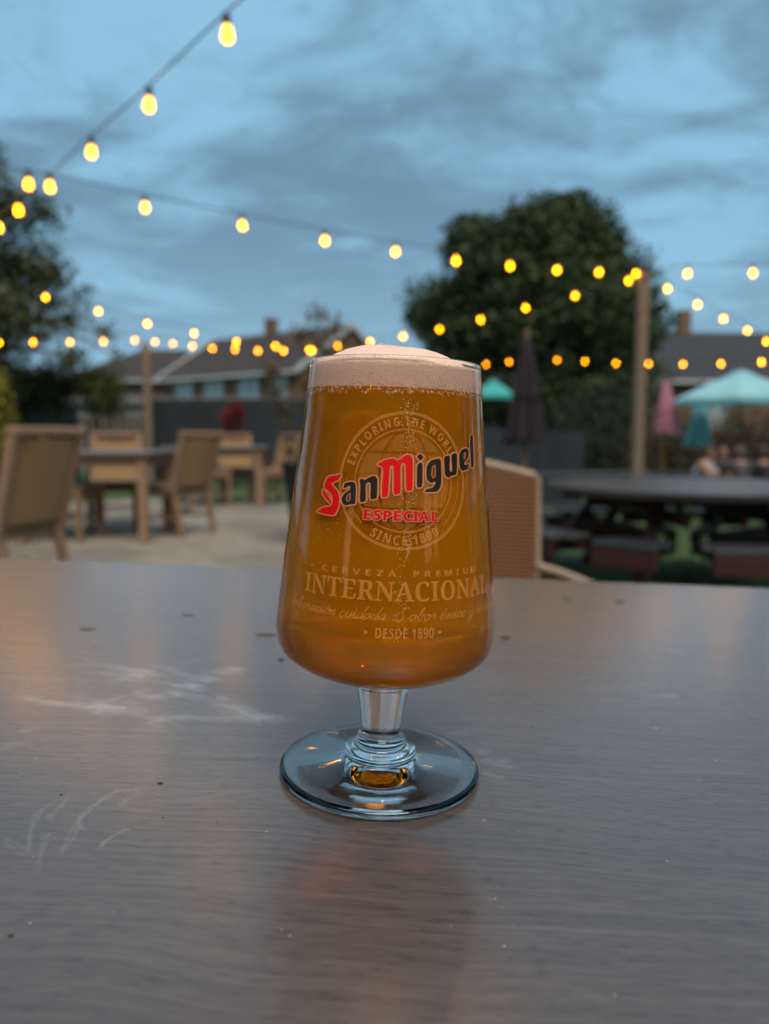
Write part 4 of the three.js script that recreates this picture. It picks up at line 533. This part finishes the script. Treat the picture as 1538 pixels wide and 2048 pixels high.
function parasolClosed(label, px, y0, y1, z, wpx, cloth, poleMat, lean = 0) {
  const k = z / FPX, p = at(px, y1, z), gy = groundY(p.x, p.z), top = at(px, y0, z).y - gy, low = p.y - gy, R = wpx * k / 2, t = thing('folded_parasol', label, 'parasol', V(p.x, gy, p.z)); reseed(Math.round(px));
  const pos = [], idx = [], n = 64, m = 14, ph = rnd() * 6; for (let j = 0; j <= m; j++) for (let i = 0; i <= n; i++) { const s = j / m, a = i / n * 2 * Math.PI, prof = 0.16 + 0.62 * Math.pow(s, 0.55) + 0.28 * s * s, fold = 1 + (0.10 + 0.22 * s) * Math.sin(a * 8 + ph) + 0.1 * Math.sin(a * 3 + s * 4 + ph), r = Math.max(R * prof * fold * (j ? 1 : 0.2), 0.004); pos.push(Math.cos(a) * r + lean * s * s, mix(top, low, s) + 0.05 * s * Math.sin(a * 8 + ph + 1.5) * R * 3, Math.sin(a) * r); }
  for (let j = 0; j < m; j++) for (let i = 0; i < n; i++) { const a = j * (n + 1) + i, b = a + n + 1; idx.push(a, a + 1, b + 1, a, b + 1, b); }
  const g = new THREE.BufferGeometry(); g.setAttribute('position', new THREE.Float32BufferAttribute(pos, 3)); g.setIndex(idx); g.computeVertexNormals();
  const c = part(t, 'folded_canopy', g, cloth); part(c, 'tie_strap', new THREE.TorusGeometry(R * 0.9, 0.012, 6, 24).rotateX(Math.PI / 2).translate(lean * 0.3, mix(top, low, 0.55), 0), cloth);
  part(t, 'pole', cyl(0.024, 0.022, top + 0.05, 0, 0, 0, 12), poleMat); part(t, 'finial', new THREE.SphereGeometry(0.032, 12, 8).translate(0, top + 0.07, 0), poleMat); part(t, 'base', cyl(0.26, 0.2, 0.08), std([0.05, 0.05, 0.05], 0.7)); return t;
}
const clothM = (c) => phys(c, { roughness: 0.9, side: THREE.DoubleSide, transmission: 0.3, thickness: 0 });
const poleWood = std([0.20, 0.14, 0.09], 0.7), poleDark = std([0.05, 0.04, 0.035], 0.6);
parasolOpen('wide pale turquoise open parasol over the seated people', 1482, 745, 13.5, 1.18, 0.5, clothM([0.30, 0.66, 0.74]), poleDark);
parasolOpen('small teal open parasol far behind the beer glass', 986, 762, 17.5, 0.58, 0.36, clothM([0.05, 0.50, 0.46]), poleDark);
parasolClosed('pale turquoise folded parasol hanging beside the wide open one', 1396, 772, 893, 15, 40, clothM([0.20, 0.52, 0.58]), poleDark);
parasolClosed('pink folded parasol on a yellow brown pole', 1328, 762, 868, 14.2, 40, clothM([0.56, 0.24, 0.33]), std([0.20, 0.12, 0.02], 0.6), 0.1);
parasolClosed('large black folded parasol in front of the big round tree', 1050, 678, 884, 9, 66, std([0.018, 0.014, 0.02], 0.9, { side: THREE.DoubleSide }), poleWood);

// ---------------------------------------------------------------- wooden chairs and tables on the patio
const teak = [[0.25, 0.165, 0.10], [0.29, 0.19, 0.12], [0.21, 0.135, 0.083]].map((c) => std(c, 0.62, { map: grainTex, bumpMap: grainTex, bumpScale: 0.001 }));
const weave = dataTex(128, 128, (u, v) => { const a = Math.sin(u * 16 * 6.283), b = Math.sin(v * 32 * 6.283), k = ((Math.floor(u * 16) + Math.floor(v * 16)) & 1) ? a * a : b * b; return 0.45 + 0.5 * k; }); weave.repeat.set(3, 3);
const rattan = std([0.46, 0.30, 0.135], 0.8, { map: weave, bumpMap: weave, bumpScale: 0.004 });
function diningChair() {
  const t = new THREE.Group(), w = 0.46, d = 0.45, sy = 0.44;
  part(t, 'seat', [box(w, 0.035, d, 0, sy, 0)], teak[1]); part(t, 'seat_frame', [box(w - 0.04, 0.06, 0.025, 0, sy - 0.05, d / 2 - 0.03), box(w - 0.04, 0.06, 0.025, 0, sy - 0.05, -d / 2 + 0.03), box(0.025, 0.06, d - 0.09, w / 2 - 0.02, sy - 0.05, 0), box(0.025, 0.06, d - 0.09, -w / 2 + 0.02, sy - 0.05, 0)], teak[2]);
  for (const x of [-1, 1]) { part(t, 'leg', bar(V(x * (w / 2 - 0.03), 0, d / 2 - 0.03), V(x * (w / 2 - 0.03), sy - 0.02, d / 2 - 0.03), 0.045), teak[0]); part(t, 'leg', bar(V(x * (w / 2 - 0.03), 0, -d / 2 - 0.05), V(x * (w / 2 - 0.03), sy - 0.02, -d / 2 + 0.03), 0.045), teak[0]); part(t, 'back_post', bar(V(x * (w / 2 - 0.012), sy - 0.05, -d / 2 + 0.02), V(x * (w / 2 - 0.012), 0.90, -d / 2 - 0.12), 0.045, 0.05), teak[1]); part(t, 'stretcher', bar(V(x * (w / 2 - 0.03), 0.16, d / 2 - 0.03), V(x * (w / 2 - 0.03), 0.16, -d / 2 - 0.02), 0.025), teak[2]); }
  part(t, 'stretcher', bar(V(-w / 2 + 0.03, 0.2, 0), V(w / 2 - 0.03, 0.2, 0), 0.025), teak[2]);
  const n = 12, pos = []; // gently curved woven back panel
  const g = new THREE.BoxGeometry(w - 0.07, 0.43, 0.018, 8, 6, 1), p = g.attributes.position; for (let i = 0; i < p.count; i++) p.setZ(i, p.getZ(i) - 0.03 * (1 - (p.getX(i) / (w / 2)) ** 2)); g.computeVertexNormals();
  part(t, 'back_panel', g.rotateX(-0.29).translate(0, 0.66, -d / 2 - 0.05), rattan);
  part(t, 'top_rail', box(w + 0.03, 0.045, 0.07, 0, 0.895, -d / 2 - 0.12, 0.012), teak[1]); return t;
}
const chair0 = diningChair();
const setChair = (px, py, turn, label, s = 1) => { const p = onLevel(px, py, 0.009), t = chair0.clone(); t.name = numbered('wooden_chair'); t.position.copy(p); t.rotation.y = turn; t.scale.setScalar(s); scene.add(t); tag(t, label, 'chair', 'wooden chairs on the patio'); };
setChair(2, 1208, 4.45, 'wooden chair with woven back and reddish edge, standing apart from the tables near the conifer');
setChair(352, 1066, 4.2, 'wooden chair with broad woven back pulled out from the long wooden table');
setChair(140, 1076, 1.5, 'wooden chair pushed in at the end of the long wooden table');
setChair(232, 1056, 0.25, 'wooden chair on the far side of the long wooden table');
setChair(425, 1010, 1.9, 'wooden chair with its back to the navy fence, between the two wooden tables');
setChair(478, 1000, 0.35, 'wooden chair in front of the red shrub at the second wooden table');
setChair(538, 1008, -0.9, 'wooden chair next to the black planter at the second wooden table');
function woodTable(label, c, turn, w, d) { const t = thing('wooden_table', label, 'table', c, turn, 'wooden tables on the patio'), n = 6; for (let i = 0; i < n; i++) part(t, 'plank', box(w, 0.03, d / n - 0.006, 0, 0.735, -d / 2 + (i + 0.5) * d / n, 0.004), std([0.16, 0.155, 0.16], 0.42, { map: grainTex })); part(t, 'apron', [box(w - 0.16, 0.09, 0.03, 0, 0.672, d / 2 - 0.08), box(w - 0.16, 0.09, 0.03, 0, 0.672, -d / 2 + 0.08), box(0.03, 0.09, d - 0.22, w / 2 - 0.08, 0.672, 0), box(0.03, 0.09, d - 0.22, -w / 2 + 0.08, 0.672, 0)], teak[1]); for (const x of [-1, 1]) for (const z of [-1, 1]) part(t, 'leg', box(0.075, 0.71, 0.075, x * (w / 2 - 0.08), 0.36, z * (d / 2 - 0.08)), teak[1]); }
{ const p = onLevel(272, 1086, 0.01); woodTable('long wooden table with a grey plank top amid the patio chairs', V(p.x - 0.44, 0.009, p.z - 0.36), 0.04, 1.15, 0.9); const q = onLevel(505, 1012, 0.01); woodTable('second wooden table further back beside the black planter', V(q.x - 0.50, 0.009, q.z - 0.3), 0.05, 1.3, 0.8); }

{ // rattan armchair on the other side of the table
  const z = 1.5, k = z / FPX, t = thing('rattan_armchair', 'rust brown woven armchair with pale wooden frame, tucked behind the beer glass', 'armchair', V(0.085, 0.009, -1.58));
  const wv = dataTex(128, 256, (u, v) => { const r = Math.floor(v * 32), f = (v * 32) % 1, ph = Math.sin((u * 10 + (r & 1) * 0.5) * 6.283); return clamp(0.12 + 0.75 * Math.sin(f * 3.1416) + 0.2 * ph); }); wv.repeat.set(3, 2.2);
  const m = std([0.31, 0.145, 0.062], 0.75, { map: wv, bumpMap: wv, bumpScale: 0.004 }), fr = std([0.40, 0.31, 0.235], 0.6, { map: grainTex });
  const w = 0.48, g = new THREE.BoxGeometry(w, 0.66, 0.035, 16, 12, 1), p = g.attributes.position; for (let i = 0; i < p.count; i++) { const x = p.getX(i) / (w / 2); p.setZ(i, p.getZ(i) + 0.05 * x * x); if (p.getY(i) > 0.3) p.setY(i, p.getY(i) - 0.03 * x * x * x * x); } g.computeVertexNormals();
  part(t, 'back', g.translate(0, 0.475, 0), m); const bz = (x) => 0.05 * (x / (w / 2)) ** 2;
  part(t, 'back_frame', [tube([V(-w / 2 - 0.008, 0.1, bz(w / 2)), V(-w / 2 - 0.008, 0.6, bz(w / 2)), V(-w / 2 - 0.004, 0.782, bz(w / 2))], 0.008), tube([V(w / 2 + 0.008, 0.1, bz(w / 2)), V(w / 2 + 0.008, 0.6, bz(w / 2)), V(w / 2 + 0.004, 0.782, bz(w / 2))], 0.008), tube([V(-w / 2, 0.782, bz(w / 2)), V(-w / 4, 0.81, bz(w / 4)), V(0, 0.815, 0), V(w / 4, 0.81, bz(w / 4)), V(w / 2, 0.782, bz(w / 2))], 0.009)], fr);
  part(t, 'seat', box(0.5, 0.07, 0.5, 0, 0.42, 0.27, 0.02), m);
  for (const s of [-1, 1]) { part(t, 'armrest', tube(s > 0 ? [V(0.25, 0.585, 0.05), V(0.29, 0.578, 0.10), V(0.335, 0.568, 0.2), V(0.35, 0.562, 0.36), V(0.34, 0.55, 0.46)] : [V(-0.25, 0.585, 0.05), V(-0.275, 0.585, 0.1), V(-0.29, 0.58, 0.25), V(-0.29, 0.57, 0.44)], 0.010), fr); part(t, 'leg', cyl(0.016, 0.018, 0.56, s > 0 ? 0.34 : -0.285, 0, 0.45, 12), fr); part(t, 'leg', cyl(0.016, 0.018, 0.12, s * (w / 2 + 0.006), 0, 0.05, 12), fr); }
}

// ---------------------------------------------------------------- picnic tables on the lawn
const darkTop = [[0.028, 0.031, 0.036], [0.036, 0.039, 0.044], [0.024, 0.026, 0.031]].map((c) => std(c, 0.38, { map: grainTex, bumpMap: grainTex, bumpScale: 0.002 })), redLeg = std([0.045, 0.012, 0.009], 0.6, { map: grainTex });
{ // round one
  const zc = 4.75, C = at(1372, 975, zc), gy = groundY(C.x, C.z) + 0.0, t = thing('round_picnic_table', 'round dark picnic table with single curved seats and red brown legs', 'picnic table', V(C.x, gy, C.z)), R = 0.92, hT = 0.72;
  const n = 9; for (let i = 0; i < n; i++) { const x0 = -R + i * 2 * R / n + 0.004, x1 = -R + (i + 1) * 2 * R / n - 0.004, pts = []; for (let k = 0; k <= 6; k++) { const x = mix(x0, x1, k / 6); pts.push(new THREE.Vector2(x, Math.sqrt(Math.max(0.004, R * R - x * x)))); } for (let k = 6; k >= 0; k--) { const x = mix(x0, x1, k / 6); pts.push(new THREE.Vector2(x, -Math.sqrt(Math.max(0.004, R * R - x * x)))); } part(t, 'plank', new THREE.ExtrudeGeometry(new THREE.Shape(pts), { depth: 0.034, bevelEnabled: true, bevelSize: 0.003, bevelThickness: 0.003, bevelSegments: 1 }).rotateX(-Math.PI / 2).translate(0, hT - 0.037, 0), darkTop[i % 3]); }
  part(t, 'apron', [box(1.5, 0.08, 0.05, 0, hT - 0.08, 0.3), box(1.5, 0.08, 0.05, 0, hT - 0.08, -0.3), box(0.05, 0.08, 1.5, 0.3, hT - 0.165, 0), box(0.05, 0.08, 1.5, -0.3, hT - 0.165, 0)], redLeg);
  const angs = Array.from({ length: 12 }, (_, k) => k * Math.PI / 6 - 0.13), RS = 1.06;
  angs.forEach((a, i) => { // seats of short planks on radial beams
    const sx = Math.sin(a), cz = Math.cos(a), seat = part(t, 'seat', [0, 1, 2].map((k) => box(0.42 - 0.05 * Math.abs(k - 1), 0.034, 0.094, 0, 0.44, (k - 1) * 0.1, 0.015)), darkTop[i % 3]); seat.position.set(sx * RS, 0, cz * RS); seat.rotation.y = a;
    part(seat, 'seat_skirt', box(0.36, 0.10, 0.03, 0, 0.37, 0.13), redLeg);
    part(t, 'beam', bar(V(sx * 0.25, 0.33, cz * 0.25), V(sx * (RS + 0.12), 0.39, cz * (RS + 0.12)), 0.05, 0.09), redLeg); if (i % 2) part(t, 'leg', bar(V(sx * (RS - 0.02), 0, cz * (RS - 0.02)), V(sx * 0.55, hT - 0.04, cz * 0.55), 0.075, 0.05), redLeg);
  });
}
function picnic(label, px, z, turn, w = 1.6) {
  const p = at(px, 900, z), gy = groundY(p.x, p.z), t = thing('picnic_table', label, 'picnic table', V(p.x, gy, p.z), turn, 'picnic tables on the lawn');
  for (let i = 0; i < 5; i++) part(t, 'plank', box(w, 0.035, 0.135, 0, 0.73, -0.29 + i * 0.145, 0.006), darkTop[i % 3]); for (const s of [-1, 1]) for (const k of [0, 1]) part(t, 'bench_plank', box(w, 0.035, 0.13, 0, 0.43, s * (0.62 + k * 0.14), 0.006), darkTop[(k + 1) % 3]);
  for (const x of [-1, 1]) { part(t, 'beam', box(0.045, 0.09, 1.6, x * (w / 2 - 0.22), 0.365, 0), redLeg); for (const s of [-1, 1]) part(t, 'leg', bar(V(x * (w / 2 - 0.17), 0, s * 0.6), V(x * (w / 2 - 0.17), 0.71, s * 0.27), 0.045, 0.09), redLeg); part(t, 'top_batten', box(0.045, 0.06, 0.68, x * (w / 2 - 0.22), 0.68, 0), redLeg); } return t;
}
picnic('dark picnic table just beyond the round one, before the blue fence', 1150, 8.4, 0.1, 1.8);
picnic('dark picnic table where four people sit under the wide parasol', 1478, 12.3, 0.12, 1.9);
picnic('dark picnic table under the pink folded parasol', 1310, 13.0, -0.2, 1.6);

// ---------------------------------------------------------------- people sitting at the picnic table
function field(caps, center, half, res, blend = 0.03) { // [ax,ay,az,ra, bx,by,bz,rb] tapered capsules joined smoothly
  const mc = new MarchingCubes(res, new THREE.MeshBasicMaterial(), false, false, 60000), p = V(0, 0, 0); mc.isolation = 0;
  const d1 = (c, x, y, z) => { const bx = c[4] - c[0], by = c[5] - c[1], bz = c[6] - c[2], l2 = bx * bx + by * by + bz * bz || 1e-9, t = clamp(((x - c[0]) * bx + (y - c[1]) * by + (z - c[2]) * bz) / l2); return Math.hypot(x - c[0] - bx * t, y - c[1] - by * t, z - c[2] - bz * t) - mix(c[3], c[7], t); };
  for (let k = 0; k < res; k++) for (let j = 0; j < res; j++) for (let i = 0; i < res; i++) { const x = center.x + (i - res / 2) / (res / 2) * half, y = center.y + (j - res / 2) / (res / 2) * half, z = center.z + (k - res / 2) / (res / 2) * half; let s = 9; for (const c of caps) { const d = d1(c, x, y, z), h = clamp(0.5 + 0.5 * (s - d) / blend); s = mix(s, d, h) - blend * h * (1 - h); } mc.field[i + j * res + k * res * res] = -s; }
  mc.update(); const g = new THREE.BufferGeometry(), n = mc.count; g.setAttribute('position', new THREE.BufferAttribute(mc.positionArray.slice(0, n * 3), 3)); g.setAttribute('normal', new THREE.BufferAttribute(mc.normalArray.slice(0, n * 3), 3)); g.scale(half, half, half).translate(center.x, center.y, center.z); g.computeVertexNormals(); return g;
}
const paint = (g, f) => { const p = g.attributes.position, c = new Float32Array(p.count * 3); for (let i = 0; i < p.count; i++) c.set(f(p.getX(i), p.getY(i), p.getZ(i)), i * 3); g.setAttribute('color', new THREE.BufferAttribute(c, 3)); return g; };
const bodyMat = new THREE.MeshStandardMaterial({ vertexColors: true, roughness: 0.8 });
function person(label, p, turn, { top, legs = [0.02, 0.022, 0.03], skin = [0.42, 0.24, 0.17], hair = [0.03, 0.02, 0.015], lean = 0.1, long = false, bare = false, head = 0 }) {
  const t = thing('person', label, 'person', p, turn, 'people at the picnic table'), L = lean, C = (a, ra, b, rb) => [...a, ra, ...b, rb];
  const pel = [0, 0.52, -0.02], che = [0, 0.86, 0.02 + L * 0.6], nec = [0, 1.03, 0.04 + L], hd = [0, 1.16, 0.06 + L], sh = (s) => [s * 0.18, 0.96, 0.02 + L * 0.85], el = (s) => [s * 0.25, 0.76, 0.18 + L], wr = (s) => [s * 0.12, 0.785, 0.40 + L], kn = (s) => [s * 0.12, 0.50, 0.40], an = (s) => [s * 0.12, 0.09, 0.30];
  const caps = [C(pel, 0.135, [0, 0.7, L * 0.3], 0.12), C([0, 0.7, L * 0.3], 0.12, che, 0.135), C(sh(-1), 0.075, sh(1), 0.075), C(che, 0.1, nec, 0.055)];
  for (const s of [-1, 1]) caps.push(C(sh(s), 0.062, el(s), 0.045), C(el(s), 0.045, wr(s), 0.03), C([s * 0.09, 0.5, 0], 0.1, kn(s), 0.065), C(kn(s), 0.062, an(s), 0.04), C(an(s), 0.045, [s * 0.12, 0.05, 0.45], 0.035));
  const body = paint(field(caps, V(0, 0.58, 0.16), 0.66, 64), (x, y, z) => (y > 1.045 || y > 1.0 && Math.abs(x) < 0.062 ? skin : y < 0.52 + (z > 0.12 ? 0.04 : 0) && z < 0.5 ? (y < 0.09 ? [0.03, 0.03, 0.03] : legs) : bare && Math.abs(x) > 0.19 || z > 0.33 + L ? skin : top));
  const H = (a, ra, b, rb) => [hd[0] + a[0], hd[1] + a[1], hd[2] + a[2], ra, hd[0] + b[0], hd[1] + b[1], hd[2] + b[2], rb];
  const face = paint(field([H([0, 0.03, -0.01], 0.082, [0, 0.0, 0.01], 0.078), H([0, -0.05, 0.03], 0.052, [0, -0.075, 0.05], 0.03), H([0, 0.0, 0.085], 0.012, [0, -0.028, 0.1], 0.014), H([-0.082, -0.02, -0.005], 0.012, [-0.085, 0.015, -0.012], 0.014), H([0.082, -0.02, -0.005], 0.012, [0.085, 0.015, -0.012], 0.014), H([0, -0.05, -0.02], 0.05, [0, -0.14, -0.03], 0.052), H([-0.02, -0.058, 0.074], 0.009, [0.02, -0.058, 0.074], 0.009)], V(...hd), 0.19, 44, 0.014), (x, y, z) => { const dx = Math.abs(x - hd[0]), dy = y - hd[1], dz = z - hd[2]; if (dz > 0.05 && Math.abs(dy - 0.008) < 0.011 && Math.abs(dx - 0.032) < 0.015) return [0.03, 0.02, 0.02]; if (dz > 0.06 && Math.abs(dy + 0.058) < 0.008 && dx < 0.025) return [0.25, 0.08, 0.07]; return skin; });
  const hands = [-1, 1].map((s) => { const w = wr(s), q = (a, ra, b, rb) => [w[0] + s * a[0], w[1] + a[1], w[2] + a[2], ra, w[0] + s * b[0], w[1] + b[1], w[2] + b[2], rb], list = [q([0, 0, 0], 0.026, [-0.005, -0.002, 0.06], 0.03)]; [[-0.03, 0.062], [-0.011, 0.072], [0.009, 0.068], [0.027, 0.052]].forEach(([x, l]) => { list.push(q([x, 0, 0.07], 0.0095, [x * 1.15, 0.008, 0.07 + l * 0.55], 0.009), q([x * 1.15, 0.008, 0.07 + l * 0.55], 0.009, [x * 1.2, -0.012, 0.07 + l], 0.008)); }); list.push(q([-0.025, 0, 0.02], 0.011, [-0.052, -0.004, 0.05], 0.010), q([-0.052, -0.004, 0.05], 0.010, [-0.058, -0.006, 0.075], 0.009)); return paint(field(list, V(w[0], w[1], w[2] + 0.06), 0.11, 34, 0.006), () => skin); });
  part(t, 'body', [body, face, ...hands].map((g) => { const n = g.clone(); n.deleteAttribute('uv'); return n; }), bodyMat);
  const hc = [H([0, 0.05, -0.03], 0.086, [0, 0.0, -0.045], 0.082), H([-0.05, 0.05, 0.0], 0.055, [0.05, 0.05, 0.0], 0.055)]; if (long) hc.push(H([-0.05, -0.02, -0.06], 0.06, [-0.05, -0.2, -0.07], 0.04), H([0.05, -0.02, -0.06], 0.06, [0.05, -0.2, -0.07], 0.04));
  part(t, 'hair', field(hc, V(hd[0], hd[1] - 0.04, hd[2] - 0.03), 0.26, 40, 0.03), std(hair, 0.7));
}
{
  const seat = (px, z) => { const p = at(px, 900, z); return V(p.x, groundY(p.x, p.z) - 0.04, p.z); };
  person('person in a light sleeveless top leaning on the picnic table, brown hair', seat(1392, 12.6), 0.9, { top: [0.45, 0.47, 0.5], bare: true, skin: [0.36, 0.19, 0.12], hair: [0.05, 0.028, 0.015], lean: 0.16, long: true });
  person('person in dark clothes sitting across the picnic table, facing the patio', seat(1436, 13.1), 0.05, { top: [0.03, 0.028, 0.03], skin: [0.34, 0.19, 0.16], lean: 0.1 });
  person('person in a grey jacket seen from behind at the picnic table', seat(1488, 11.55), 3.2, { top: [0.055, 0.052, 0.062], skin: [0.36, 0.22, 0.19], hair: [0.09, 0.06, 0.055], lean: 0.08 });
  person('person in a navy top seen from behind under the open parasol', seat(1534, 11.6), 3.0, { top: [0.010, 0.012, 0.022], hair: [0.05, 0.03, 0.02], lean: 0.1 });
}
renderer.render(scene, camera);
